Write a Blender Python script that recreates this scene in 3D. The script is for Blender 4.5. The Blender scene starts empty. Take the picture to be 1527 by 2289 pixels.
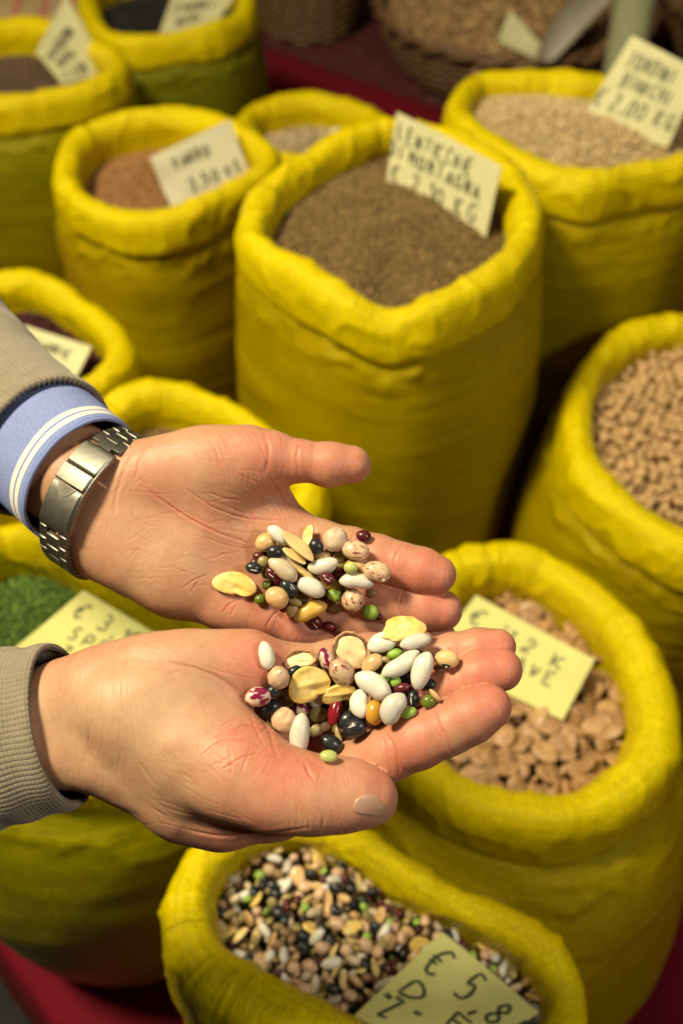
import bpy, bmesh, math, random
import numpy as np
from mathutils import Vector, Matrix, Quaternion
from mathutils.bvhtree import BVHTree

# ------------------------------------------------------------------ camera, light, exposure
scene = bpy.context.scene
COL = scene.collection
PW, PH, FPX = 1527.0, 2289.0, 2246.0          # photograph size and focal length in its pixels
PITCH = math.radians(48.0)
CAM = np.array([0.0, 0.0, 1.17])
cam_data = bpy.data.cameras.new('camera')
cam = bpy.data.objects.new('camera', cam_data)
COL.objects.link(cam)
cam.location = CAM
cam.rotation_euler = (math.pi / 2 - PITCH, 0, 0)
cam_data.sensor_fit = 'VERTICAL'
cam_data.sensor_height = 36.0
cam_data.lens = 36.0 * FPX / PH
cam_data.clip_start = 0.02
cam_data.clip_end = 60
cam_data.dof.use_dof = True
cam_data.dof.focus_distance = 0.468
cam_data.dof.aperture_fstop = 5.8
scene.camera = cam

world = bpy.data.worlds.new('World')
scene.world = world
world.use_nodes = True
world.node_tree.nodes['Background'].inputs[0].default_value = (1.0, 0.86, 0.66, 1)
world.node_tree.nodes['Background'].inputs[1].default_value = 0.017


def lamp(name, loc, target, size, watts, colour):
    l = bpy.data.lights.new(name, 'AREA')
    l.shape = 'DISK'
    l.size = size
    l.energy = watts
    l.color = colour
    o = bpy.data.objects.new(name, l)
    COL.objects.link(o)
    o.location = loc
    o.rotation_euler = (Vector(target) - Vector(loc)).to_track_quat('-Z', 'Y').to_euler()
    return o


lamp('stall_lamp', (-1.10, 0.42, 2.55), (0.0, 0.85, 0.45), 0.45, 96, (1.0, 0.87, 0.58))
lamp('overhead_fill', (0.10, 1.05, 2.9), (0.1, 0.95, 0.4), 0.6, 6, (1.0, 0.87, 0.60))  # weak fill light added above the sacks
lamp('front_lamp', (0.85, -0.22, 1.72), (0.0, 0.38, 0.65), 0.20, 8.5, (1.0, 0.92, 0.78))

vs = scene.view_settings
vs.view_transform = 'Standard'
vs.look = 'None'
vs.exposure = -0.12
vs.gamma = 1.0
vs.use_curve_mapping = False
scene.cycles.use_denoising = True
scene.cycles.max_bounces = 6
scene.cycles.transparent_max_bounces = 6

# ------------------------------------------------------------------ helpers
RIGHT = np.array([1.0, 0, 0])
UP = np.array([0, math.sin(PITCH), math.cos(PITCH)])
FWD = np.array([0, math.cos(PITCH), -math.sin(PITCH)])
ROT = np.stack([RIGHT, UP, -FWD], axis=1)     # camera axes -> world


def to_world(P):
    return np.asarray(P) @ ROT.T + CAM


def to_cam(P):
    return (np.asarray(P) - CAM) @ ROT


def camp(px, py, depth):
    return np.array([(px - PW / 2) / FPX * depth, (PH / 2 - py) / FPX * depth, -depth])


def at(px, py, depth):
    return to_world(camp(px, py, depth))


def on_plane(px, py, z):
    d = to_world(camp(px, py, 1.0)) - CAM
    return CAM + d * ((z - CAM[2]) / d[2])


def project(P):
    c = to_cam(P)
    return c[..., 0] / -c[..., 2] * FPX + PW / 2, PH / 2 - c[..., 1] / -c[..., 2] * FPX


def make_mesh(name, V, F, smooth=True):
    me = bpy.data.meshes.new(name)
    V = np.asarray(V, dtype=np.float32)
    if isinstance(F, np.ndarray):
        n, k = F.shape
        me.vertices.add(len(V))
        me.vertices.foreach_set('co', V.ravel())
        me.loops.add(n * k)
        me.loops.foreach_set('vertex_index', F.astype(np.int32).ravel())
        me.polygons.add(n)
        me.polygons.foreach_set('loop_start', np.arange(0, n * k, k, dtype=np.int32))
        me.update(calc_edges=True)
        me.validate()
    else:
        me.from_pydata([tuple(v) for v in V], [], [list(f) for f in F])
        me.update()
    if smooth and len(me.polygons):
        me.polygons.foreach_set('use_smooth', np.ones(len(me.polygons), dtype=bool))
    return me


def obj(name, me, mat=None, parent=None):
    o = bpy.data.objects.new(name, me)
    COL.objects.link(o)
    if mat is not None and me is not None and not me.materials:
        me.materials.append(mat)
    if parent is not None:
        o.parent = parent
    return o


def tag(o, label, cat=None, group=None, kind=None):
    if label:
        o['label'] = label
    if cat:
        o['category'] = cat
    if group:
        o['group'] = group
    if kind:
        o['kind'] = kind
    return o


def empty(name, loc=(0, 0, 0)):
    o = bpy.data.objects.new(name, None)
    o.empty_display_size = 0.02
    COL.objects.link(o)
    o.location = loc
    return o


def adopt(child, parent):
    """parent without moving: the children are built in world coordinates"""
    child.parent = parent
    child.matrix_parent_inverse = Matrix.Translation(parent.location).inverted()
    return child


def grid_faces(nu, nv, close_u=True, offset=0):
    """nv rows of nu vertices"""
    iu = np.arange(nu if close_u else nu - 1)
    iv = np.arange(nv - 1)
    U, Vv = np.meshgrid(iu, iv)
    U2 = (U + 1) % nu
    a = Vv * nu + U
    b = Vv * nu + U2
    c = (Vv + 1) * nu + U2
    d = (Vv + 1) * nu + U
    return np.stack([a, b, c, d], -1).reshape(-1, 4) + offset


def set_uv(me, uv_per_vert):
    lay = me.uv_layers.new(name='UVMap')
    idx = np.zeros(len(me.loops), dtype=np.int32)
    me.loops.foreach_get('vertex_index', idx)
    lay.data.foreach_set('uv', np.asarray(uv_per_vert, dtype=np.float32)[idx].ravel())


def set_attr(me, name, arr):
    a = me.attributes.new(name, 'FLOAT', 'POINT')
    a.data.foreach_set('value', np.asarray(arr, dtype=np.float32))


def set_col(me, name, arr):
    a = me.color_attributes.new(name, 'FLOAT_COLOR', 'POINT')
    arr = np.asarray(arr, dtype=np.float32)
    if arr.shape[1] == 3:
        arr = np.concatenate([arr, np.ones((len(arr), 1), np.float32)], 1)
    a.data.foreach_set('color', arr.ravel())


_rng = np.random.RandomState(7)
_LAT = _rng.rand(64, 64, 64).astype(np.float32)


def vnoise(P):
    """smooth value noise in -1..1"""
    P = np.asarray(P, dtype=np.float64)
    i = np.floor(P).astype(int)
    f = P - i
    f = f * f * (3 - 2 * f)
    out = 0
    for dx in (0, 1):
        wx = f[..., 0] if dx else 1 - f[..., 0]
        for dy in (0, 1):
            wy = f[..., 1] if dy else 1 - f[..., 1]
            for dz in (0, 1):
                wz = f[..., 2] if dz else 1 - f[..., 2]
                out = out + wx * wy * wz * _LAT[(i[..., 0] + dx) % 64, (i[..., 1] + dy) % 64, (i[..., 2] + dz) % 64]
    return out * 2 - 1


def spline(pts, n, closed=True):
    """uniform Catmull-Rom resampled by arc length"""
    pts = np.asarray(pts, dtype=float)
    m = len(pts)
    out = []
    rng_i = range(m) if closed else range(m - 1)
    for i in rng_i:
        if closed:
            p0, p1, p2, p3 = pts[(i - 1) % m], pts[i], pts[(i + 1) % m], pts[(i + 2) % m]
        else:
            p0, p1, p2, p3 = pts[max(i - 1, 0)], pts[i], pts[i + 1], pts[min(i + 2, m - 1)]
        t = np.linspace(0, 1, 24, endpoint=False)[:, None]
        out.append(0.5 * ((2 * p1) + (-p0 + p2) * t + (2 * p0 - 5 * p1 + 4 * p2 - p3) * t ** 2 + (-p0 + 3 * p1 - 3 * p2 + p3) * t ** 3))
    out = np.concatenate(out)
    out = np.concatenate([out, out[:1] if closed else pts[-1:]])
    s = np.concatenate([[0], np.cumsum(np.linalg.norm(np.diff(out[:, :3], axis=0), axis=1))])
    q = np.linspace(0, s[-1], n, endpoint=not closed)
    return np.stack([np.interp(q, s, out[:, k]) for k in range(out.shape[1])], 1)


# ------------------------------------------------------------------ material kit
class NT:
    def __init__(self, name):
        self.m = bpy.data.materials.new(name)
        self.m.use_nodes = True
        self.t = self.m.node_tree
        self.b = self.t.nodes['Principled BSDF']

    def n(self, typ, **kw):
        nd = self.t.nodes.new(typ)
        for k, v in kw.items():
            if k.startswith('_'):
                setattr(nd, k[1:], v)
            else:
                nd.inputs[k.replace('__', ' ')].default_value = v
        return nd

    def l(self, a, ao, b, bi):
        self.t.links.new(a.outputs[ao], b.inputs[bi])

    def mix(self, fac, a, b, blend='MIX'):
        """fac/a/b: value or (node, output)"""
        nd = self.t.nodes.new('ShaderNodeMix')
        nd.data_type = 'RGBA'
        nd.blend_type = blend
        for sock, v in ((nd.inputs[0], fac), (nd.inputs[6], a), (nd.inputs[7], b)):
            if isinstance(v, tuple) and len(v) == 2 and hasattr(v[0], 'outputs'):
                self.t.links.new(v[0].outputs[v[1]], sock)
            else:
                if isinstance(v, (tuple, list)) and len(v) == 3:
                    v = (*v, 1)
                sock.default_value = v
        return (nd, 2)

    def ramp(self, src, stops):
        r = self.t.nodes.new('ShaderNodeValToRGB')
        while len(r.color_ramp.elements) < len(stops):
            r.color_ramp.elements.new(0.5)
        for e, (p, c) in zip(r.color_ramp.elements, stops):
            e.position = p
            e.color = (*c, 1) if len(c) == 3 else c
        self.t.links.new(src[0].outputs[src[1]], r.inputs[0])
        return (r, 0)

    def math(self, op, a, b=None):
        nd = self.t.nodes.new('ShaderNodeMath')
        nd.operation = op
        for i, v in enumerate((a, b)):
            if v is None:
                continue
            if isinstance(v, tuple):
                self.t.links.new(v[0].outputs[v[1]], nd.inputs[i])
            else:
                nd.inputs[i].default_value = v
        return (nd, 0)

    def to(self, src, socket):
        self.t.links.new(src[0].outputs[src[1]], self.b.inputs[socket])

    def bump(self, src, strength, dist, prev=None):
        bp = self.t.nodes.new('ShaderNodeBump')
        bp.inputs['Strength'].default_value = strength
        bp.inputs['Distance'].default_value = dist
        self.t.links.new(src[0].outputs[src[1]], bp.inputs['Height'])
        if prev:
            self.t.links.new(prev[0].outputs[0], bp.inputs['Normal'])
        self.t.links.new(bp.outputs[0], self.b.inputs['Normal'])
        return (bp, 0)

    def noise(self, scale, detail=3, rough=0.55, coord='Object', stretch=None):
        tc = self.t.nodes.new('ShaderNodeTexCoord')
        nz = self.t.nodes.new('ShaderNodeTexNoise')
        nz.inputs['Scale'].default_value = scale
        nz.inputs['Detail'].default_value = detail
        nz.inputs['Roughness'].default_value = rough
        if stretch:
            mp = self.t.nodes.new('ShaderNodeMapping')
            mp.inputs['Scale'].default_value = stretch
            self.t.links.new(tc.outputs[coord], mp.inputs[0])
            self.t.links.new(mp.outputs[0], nz.inputs['Vector'])
        else:
            self.t.links.new(tc.outputs[coord], nz.inputs['Vector'])
        return (nz, 0)

    def attr(self, name):
        a = self.t.nodes.new('ShaderNodeAttribute')
        a.attribute_name = name
        return a


def simple_mat(name, col, rough=0.5, spec=0.5, var=0.15, scale=300.0, bump=0.0, bdist=0.0005, metal=0.0, sss=0.0):
    k = NT(name)
    nz = k.noise(scale)
    lo = tuple(c * (1 - var) for c in col)
    hi = tuple(min(1, c * (1 + var)) for c in col)
    k.to(k.ramp(nz, [(0.3, lo), (0.7, hi)]), 'Base Color')
    k.b.inputs['Roughness'].default_value = rough
    k.b.inputs['Specular IOR Level'].default_value = spec
    k.b.inputs['Metallic'].default_value = metal
    if sss:
        k.b.inputs['Subsurface Weight'].default_value = sss
        k.b.inputs['Subsurface Radius'].default_value = (0.003, 0.002, 0.001)
        k.b.inputs['Subsurface Scale'].default_value = 1.0
    if bump:
        k.bump(nz, bump, bdist)
    return k.m
# ------------------------------------------------------------------ setting: stall top, cloths, floor
def cloth_mat(name, c1, c2, weave=1400.0):
    k = NT(name)
    nz = k.noise(9, 4, 0.6)
    k.to(k.ramp(nz, [(0.3, c1), (0.7, c2)]), 'Base Color')
    k.b.inputs['Roughness'].default_value = 0.85
    k.b.inputs['Specular IOR Level'].default_value = 0.2
    f = k.noise(weave, 2, 0.5)
    k.bump(f, 0.3, 0.0006)
    return k.m


RED = cloth_mat('red_cloth', (0.115, 0.002, 0.009), (0.165, 0.003, 0.014))
EDGE_A = on_plane(0, 2125, 0)[:2]
EDGE_D = on_plane(112, 2289, 0)[:2] - EDGE_A
EDGE_D = EDGE_D / np.linalg.norm(EDGE_D)
EDGE_N = np.array([-EDGE_D[1], EDGE_D[0]])      # into the stall


def sheet(name, w0, w1, l0, l1, z, nu, nv, amp, mat, base=EDGE_A, dl=EDGE_D, dn=EDGE_N):
    u = np.linspace(l0, l1, nu)
    v = np.linspace(w0, w1, nv)
    Uu, Vv = np.meshgrid(u, v)
    xy = base + Uu.ravel()[:, None] * dl + Vv.ravel()[:, None] * dn
    zz = z + amp * vnoise(np.stack([xy[:, 0] * 7, xy[:, 1] * 7, xy[:, 0] * 0 + z * 50], 1))
    me = make_mesh(name, np.column_stack([xy, zz]), grid_faces(nu, nv, False))
    return obj(name, me, mat)


# red cloth over the table: flat top with a rounded edge and a hanging skirt
def red_cloth():
    prof = [(4.5, 0.0), (3.0, 0.0), (2.0, 0.0), (1.2, 0), (0.8, 0), (0.5, 0), (0.3, 0), (0.15, 0), (0.06, 0), (0.02, -0.001), (0.006, -0.005), (0.0, -0.014),
            (-0.004, -0.05), (-0.006, -0.12), (-0.008, -0.25), (-0.01, -0.45), (-0.012, -0.7)]
    l = np.linspace(-4, 4, 220)
    V = []
    for w, z in prof:
        fold = 0.016 * max(0.0, min(1.0, -z * 4)) * np.sin(l * 26 + 1.3 * np.sin(l * 7))
        xy = EDGE_A + l[:, None] * EDGE_D + (w - np.abs(fold))[:, None] * EDGE_N
        zz = np.full(len(l), z) + (0.0012 * vnoise(np.column_stack([xy * 9, l * 0])) if z > -0.002 else 0)
        V.append(np.column_stack([xy, zz]))
    me = make_mesh('red_tablecloth', np.concatenate(V), grid_faces(220, len(prof), False))
    o = obj('red_tablecloth', me, RED)
    return tag(o, 'plain red cloth covering the stall top under the yellow sacks', 'tablecloth')


red_cloth()
PAT = NT('printed_cloth')
_v = PAT.n('ShaderNodeTexVoronoi', Scale=26.0)
_tc = PAT.n('ShaderNodeTexCoord')
PAT.l(_tc, 'Object', _v, 'Vector')
_c = PAT.ramp((_v, 0), [(0.12, (0.02, 0.05, 0.012)), (0.24, (0.07, 0.006, 0.008)), (0.6, (0.085, 0.008, 0.012))])
_c = PAT.mix(PAT.ramp(PAT.noise(34, 2), [(0.62, (0, 0, 0)), (0.7, (1, 1, 1))]), _c, (0.10, 0.075, 0.06))
PAT.to(_c, 'Base Color')
PAT.b.inputs['Roughness'].default_value = 0.85
_p0 = on_plane(642, 127, 0)[:2]
_pd = on_plane(965, 240, 0)[:2] - _p0
_pd = _pd / np.linalg.norm(_pd)
pc = sheet('printed_tablecloth', 0.0, 2.6, -2.5, 2.5, 0.005, 120, 60, 0.0012, PAT.m, _p0, _pd, np.array([-_pd[1], _pd[0]]))
tag(pc, 'dark red printed cloth with green flecks under the wicker baskets', 'tablecloth')
FLOOR = simple_mat('dark_floor', (0.03, 0.028, 0.026), 0.8, 0.3, 0.3, 12)
fl = obj('ground', make_mesh('ground', [(-8, -8, -0.85), (8, -8, -0.85), (8, 10, -0.85), (-8, 10, -0.85)], [(0, 1, 2, 3)]), FLOOR)
fl['kind'] = 'structure'


# ------------------------------------------------------------------ sacks
def weave_mat(name, c1, c2, rough=0.42, dirt=(0.30, 0.22, 0.02), dirt_amt=0.25, tape=3.0, pleat=0.12):
    k = NT(name)
    uv = k.n('ShaderNodeTexCoord')
    sep = k.n('ShaderNodeSeparateXYZ')
    k.l(uv, 'UV', sep, 0)
    big = k.noise(13, 4, 0.6)
    fine = k.noise(330, 3, 0.75)
    c = k.ramp(big, [(0.3, c1), (0.7, c2)])
    st = k.noise(60, 4, 0.65, 'UV', (0.25, 2.2, 1.0))
    c = k.mix(k.ramp(st, [(0.52, (0, 0, 0)), (0.78, (dirt_amt,) * 3)]), c, dirt)
    c = k.mix(0.42, c, k.ramp(fine, [(0.36, tuple(x * 0.5 for x in c1)), (0.66, tuple(min(1, x * 1.3) for x in c2))]))
    s2 = k.noise(1.0, 3, 0.6, 'UV', (9.0, 240.0, 1.0))
    c = k.mix(k.ramp(s2, [(0.42, (0, 0, 0)), (0.70, (0.42,) * 3)]), c, tuple(x * 0.45 for x in c1))
    # woven tapes
    w = 2 * math.pi / (tape * 0.001)
    sx = k.math('SINE', k.math('MULTIPLY', (sep, 0), w))
    sy = k.math('SINE', k.math('MULTIPLY', (sep, 1), w))
    wv = k.math('MULTIPLY', sx, sy)
    ax = k.math('ABSOLUTE', sx)
    ay = k.math('ABSOLUTE', sy)
    gap = k.math('MINIMUM', ax, ay)
    hgt = k.math('ADD', k.math('MULTIPLY', wv, 0.5), k.math('MINIMUM', gap, 0.35))
    c = k.mix(k.math('MULTIPLY', k.math('SUBTRACT', 0.4, k.math('MINIMUM', gap, 0.4)), 0.9), c, tuple(x * 0.4 for x in c1))
    k.to(c, 'Base Color')
    k.b.inputs['Roughness'].default_value = rough
    k.b.inputs['Specular IOR Level'].default_value = 0.42
    k.b.inputs['Specular Tint'].default_value = (1.0, 0.88, 0.35, 1)
    b0 = k.bump(fine, 0.35, 0.0010)
    b1 = k.bump(hgt, 0.6, 0.0008, b0)
    cr = k.noise(42, 5, 0.62, 'UV', (0.6, 1.5, 1))
    b2 = k.bump(cr, 0.45, 0.0030, b1)
    pl = k.noise(1.0, 4, 0.6, 'UV', (75.0, 14.0, 1.0))
    pr = k.ramp(pl, [(0.40, (0, 0, 0)), (0.52, (1, 1, 1)), (0.64, (0, 0, 0))])
    k.bump(pr, pleat, 0.0022, b2)
    return k.m


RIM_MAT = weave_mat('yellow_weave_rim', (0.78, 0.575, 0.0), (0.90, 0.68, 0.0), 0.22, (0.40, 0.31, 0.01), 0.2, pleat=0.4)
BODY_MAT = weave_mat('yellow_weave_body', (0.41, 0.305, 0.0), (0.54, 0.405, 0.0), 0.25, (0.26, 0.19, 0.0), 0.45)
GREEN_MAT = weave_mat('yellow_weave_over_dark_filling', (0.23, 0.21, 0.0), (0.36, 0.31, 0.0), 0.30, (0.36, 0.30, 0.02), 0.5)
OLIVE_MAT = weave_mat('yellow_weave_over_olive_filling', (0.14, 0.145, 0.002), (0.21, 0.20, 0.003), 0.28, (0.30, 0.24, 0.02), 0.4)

NR = 320


class Ring:
    def __init__(self, ring_px, depth, r, seed, dip=None):
        c = np.mean([p[:2] for p in ring_px], axis=0)
        self.z = at(c[0], c[1], depth)[2]
        P = np.array([np.append(on_plane(p[0], p[1], self.z + (p[2] * 0.01 if len(p) > 2 else 0)), p[3] if len(p) > 3 else 1.0) for p in ring_px])
        P = spline(P, NR)
        if np.sum(P[:, 0] * np.roll(P[:, 1], -1) - np.roll(P[:, 0], -1) * P[:, 1]) < 0:
            P = P[::-1]
        scale = P[:, 3]
        P = P[:, :3]
        self.P = P
        T = np.roll(P, -1, 0) - np.roll(P, 1, 0)
        N = np.stack([T[:, 1], -T[:, 0]], 1)
        for _ in range(6):
            N = N + np.roll(N, 1, 0) + np.roll(N, -1, 0)
        self.N = N / np.linalg.norm(N, axis=1)[:, None]
        self.c = P[:, :2].mean(0)
        self.r = r
        self.seed = seed
        rng = np.random.RandomState(seed)
        s = np.concatenate([[0], np.cumsum(np.linalg.norm(np.diff(np.vstack([P, P[:1]]), axis=0), axis=1))])
        self.len, self.s = s[-1], s[:-1]
        th = np.arange(NR) / NR
        circ = np.stack([np.cos(th * 2 * np.pi), np.sin(th * 2 * np.pi)], 1)
        m = vnoise(np.column_stack([circ * 1.6 + 20, np.full(NR, seed * 1.7)])) * 0.18 + vnoise(np.column_stack([circ * 4 + 20, np.full(NR, seed * 2.3)])) * 0.07
        self.pin = np.zeros(NR)
        for _ in range(rng.randint(5, 8)):
            c0, w, a = rng.rand(), rng.uniform(0.004, 0.012), rng.uniform(0.08, 0.30)
            dd = np.abs((th - c0 + 0.5) % 1 - 0.5)
            self.pin += a * np.exp(-(dd / w) ** 2)
        self.rr = r * (1 + m) * scale
        self.height = self.P[:, 2].copy()

    def inner(self, inset=0.80):
        return self.P[:, :2] - self.N * (self.rr * inset)[:, None]


def build_sack(label, ring, body_mat, bulge=0.012, flare=1.0, lean=(0, 0), rim_mat=None):
    root = empty('sack', (ring.c[0], ring.c[1], 0))
    tag(root, label, 'sack', 'yellow woven sacks on the stall')
    P, N, rr = ring.P, ring.N, ring.rr
    rows, phis = [], []
    for dz in (0.075, 0.05):
        rows.append((-0.90 * rr, -dz + 0 * rr, 0.0))
    prof = [(-0.90, -1.0), (-0.96, -0.25), (-0.90, 0.35), (-0.66, 0.85), (-0.25, 1.12), (0.2, 1.15), (0.62, 0.88), (0.86, 0.4), (0.96, -0.15), (1.0, -0.7), (1.0, -1.15), (0.93, -1.42), (0.72, -1.5), (0.45, -1.3), (0.2, -1.0)]
    for po, pz in spline(np.array(prof), 30, closed=False):
        rows.append((rr * po, rr * pz, 1.0 if po > -0.93 or pz > -0.2 else 0.4))
    V, UVv = [], []
    vv = 0.0
    prev = None
    for o, dz, wr in rows:
        cen = np.column_stack([P[:, :2], P[:, 2]])
        dirn = np.column_stack([N * o[:, None], dz])
        ln = np.linalg.norm(dirn, axis=1)
        un = dirn / np.maximum(ln, 1e-6)[:, None]
        X = cen + dirn
        q = X + ring.seed * 3.1
        ridge = 1 - np.abs(vnoise(q * np.array([24, 24, 30]) + 4))
        ridge2 = 1 - np.abs(vnoise(q * np.array([46, 46, 36]) + 17))
        wrk = 0.0022 * vnoise(q * 13) + 0.0008 * vnoise(q * np.array([34, 34, 40])) + 0.0030 * ridge ** 9 + 0.0016 * ridge2 ** 8 - 0.0010
        wrk = wrk - ring.pin * rr * (0.40 if wr > 0.9 else 0.2)
        X = X + un * (wrk * wr)[:, None]
        if prev is not None:
            vv += np.linalg.norm(X - prev, axis=1).mean()
        prev = X
        V.append(X)
        UVv.append(np.column_stack([ring.s, np.full(NR, vv)]))
    me = make_mesh('rolled_rim', np.concatenate(V), grid_faces(NR, len(rows))[:, ::-1])
    set_uv(me, np.concatenate(UVv))
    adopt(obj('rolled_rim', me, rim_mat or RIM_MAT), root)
    # body
    R0 = np.linalg.norm(P[:, :2] - ring.c, axis=1).mean()
    ang = np.arctan2(P[:, 1] - ring.c[1], P[:, 0] - ring.c[0])
    circ = ring.c + R0 * flare * np.stack([np.cos(ang), np.sin(ang)], 1)
    nb = 70
    V, UVv = [], []
    vv, prev = 0.0, None
    ztop = P[:, 2] - 0.95 * rr
    for i in range(nb):
        t = i / (nb - 1)
        m = min(1, t * 1.3) * 0.85
        base = P[:, :2] * (1 - m) + circ * m
        z = ztop * (1 - (0.35 * t + 0.65 * t ** 1.8))
        drop = (ztop - z)
        off = rr * (0.42 + 0.46 * (1 - np.exp(-drop / 0.022))) + bulge * math.sin(math.pi * min(1, t * 1.02)) ** 1.2
        if t > 0.86:
            off = off - 0.03 * ((t - 0.86) / 0.14) ** 2
        X = np.column_stack([base + N * off[:, None] + np.array(lean) * t, np.maximum(z, 0.006)])
        q = X + ring.seed * 5.7
        w = 0.0022 * vnoise(q * np.array([8, 8, 22])) + 0.0012 * (1 - np.abs(vnoise(q * np.array([9, 9, 38])))) ** 4 + 0.0035 * vnoise(q * 6)
        lip = 0.0042 * np.exp(-((drop - 0.030) / 0.016) ** 2) * (1 - np.abs(vnoise(q * np.array([30, 30, 44])))) ** 3 + 0.0016 * np.exp(-((drop - 0.03) / 0.02) ** 2) * vnoise(q * 75)
        X[:, :2] += N * (w * min(1, 0.35 + t * 4) + lip)[:, None]
        if prev is not None:
            vv += np.linalg.norm(X - prev, axis=1).mean()
        prev = X
        V.append(X)
        UVv.append(np.column_stack([ring.s, np.full(NR, vv)]))
    V.append(np.repeat([[ring.c[0] + lean[0], ring.c[1] + lean[1], 0.006]], NR, 0))
    UVv.append(UVv[-1])
    me = make_mesh('sack_body', np.concatenate(V), grid_faces(NR, nb + 1)[:, ::-1])
    set_uv(me, np.concatenate(UVv))
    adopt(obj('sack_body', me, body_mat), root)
    return root


class Heap:
    def __init__(self, ring, sink, dome, inset=0.72, seed=1):
        self.ring, self.sink, self.dome, self.seed = ring, sink, dome, seed
        I = ring.inner(inset)
        self.c = I.mean(0)
        d = I - self.c
        th = np.arctan2(d[:, 1], d[:, 0])
        o = np.argsort(th)
        self.th, self.R = th[o], np.linalg.norm(d, axis=1)[o]
        self.th3 = np.concatenate([self.th - 2 * np.pi, self.th, self.th + 2 * np.pi])
        self.R3 = np.tile(self.R, 3)
        self.rimz = ring.P[:, 2]
        self.z3 = np.tile(ring.P[:, 2][o], 3)

    def rho(self, xy):
        d = xy - self.c
        th = np.arctan2(d[:, 1], d[:, 0])
        return np.linalg.norm(d, axis=1) / np.interp(th, self.th3, self.R3)

    def height(self, xy):
        p = self.rho(xy)
        d = xy - self.c
        th = np.arctan2(d[:, 1], d[:, 0])
        zr = np.interp(th, self.th3, self.z3) * np.clip(p, 0, 1) + self.ring.z * (1 - np.clip(p, 0, 1))
        return zr - self.sink + self.dome * (1 - np.clip(p, 0, 1.3) ** 2) + 0.004 * vnoise(np.column_stack([xy * 18, np.full(len(xy), self.seed * 1.3)]))

    def points(self, step, jitter, rng, lim=1.03):
        r = self.R.max() * 1.06
        xs = np.arange(-r, r, step)
        ys = np.arange(-r, r, step * 0.866)
        X, Y = np.meshgrid(xs, ys)
        X[1::2] += step / 2
        xy = np.column_stack([X.ravel(), Y.ravel()]) + self.c
        xy += rng.uniform(-jitter, jitter, xy.shape) * step
        xy = xy[self.rho(xy) < lim]
        return np.column_stack([xy, self.height(xy)])


def rand_rot(n, rng, tilt=1.0):
    """random orientations; tilt 0 keeps the flat side up"""
    q = np.column_stack([np.ones(n), rng.normal(0, 0.5 * tilt, n), rng.normal(0, 0.5 * tilt, n), np.zeros(n)])
    yaw = rng.uniform(0, np.pi, n)
    qz = np.column_stack([np.cos(yaw), np.zeros(n), np.zeros(n), np.sin(yaw)])
    q /= np.linalg.norm(q, axis=1)[:, None]
    w0, x0, y0, z0 = q.T
    w1, x1, y1, z1 = qz.T
    w, x, y, z = w0 * w1 - x0 * x1 - y0 * y1 - z0 * z1, w0 * x1 + x0 * w1 + y0 * z1 - z0 * y1, w0 * y1 - x0 * z1 + y0 * w1 + z0 * x1, w0 * z1 + x0 * y1 - y0 * x1 + z0 * w1
    return np.stack([np.stack([1 - 2 * (y * y + z * z), 2 * (x * y - z * w), 2 * (x * z + y * w)], -1),
                     np.stack([2 * (x * y + z * w), 1 - 2 * (x * x + z * z), 2 * (y * z - x * w)], -1),
                     np.stack([2 * (x * z - y * w), 2 * (y * z + x * w), 1 - 2 * (x * x + y * y)], -1)], 1)


def ico(sub):
    bm = bmesh.new()
    bmesh.ops.create_icosphere(bm, subdivisions=sub, radius=0.5)
    V = np.array([v.co[:] for v in bm.verts])
    F = np.array([[v.index for v in f.verts] for f in bm.faces])
    bm.free()
    return V, F


GRAIN_MAT = NT('grain')
_ga = GRAIN_MAT.attr('Col')
GRAIN_MAT.to((_ga, 0), 'Base Color')
GRAIN_MAT.b.inputs['Roughness'].default_value = 0.55
GRAIN_MAT.b.inputs['Specular IOR Level'].default_value = 0.35


def grain_heap(name, label, heap, step, size, aspect, cols, seed, sub=1, jitter=0.28, lift=0.25, mat=None, tilt=0.8):
    """a mass of small grains nobody could count: one object"""
    rng = np.random.RandomState(seed)
    P = heap.points(step, jitter, rng)
    n = len(P)
    P[:, 2] += rng.uniform(-lift, lift, n) * size
    bv, bf = ico(sub)
    sc = size * np.array(aspect)[None] * rng.uniform(0.82, 1.15, (n, 1))
    M = rand_rot(n, rng, tilt)
    V = np.einsum('nij,nkj->nki', M, bv[None] * sc[:, None, :]) + P[:, None, :]
    F = (bf[None] + (np.arange(n) * len(bv))[:, None, None]).reshape(-1, 3)
    cols = np.array(cols)
    C = cols[rng.randint(0, len(cols), n)] * rng.uniform(0.78, 1.2, (n, 1))
    C = np.repeat(C, len(bv), 0)
    # a bed under the grains so that no gap shows the sack's bottom
    nb, nr = 72, 10
    th = np.linspace(0, 2 * np.pi, nb, endpoint=False)
    Rb = np.interp(th, heap.th3, heap.R3) * 1.05
    bed = []
    for i in range(nr):
        xy = heap.c + (Rb * i / (nr - 1))[:, None] * np.stack([np.cos(th), np.sin(th)], 1)
        bed.append(np.column_stack([xy, heap.height(xy) - size * 0.35]))
    bed = np.concatenate(bed)
    q = grid_faces(nb, nr)
    tri = np.concatenate([q[:, [0, 1, 2]], q[:, [0, 2, 3]]])
    V = np.concatenate([V.reshape(-1, 3), bed])
    F = np.concatenate([F, tri + n * len(bv)])
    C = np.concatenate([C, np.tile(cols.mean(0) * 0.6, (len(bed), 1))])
    me = make_mesh(name, V, F)
    set_col(me, 'Col', np.clip(C, 0, 1))
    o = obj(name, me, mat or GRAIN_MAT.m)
    return tag(o, label, name.split('_')[0], kind='stuff')


def scaled(c, f):
    return tuple(x * f for x in c)


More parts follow.
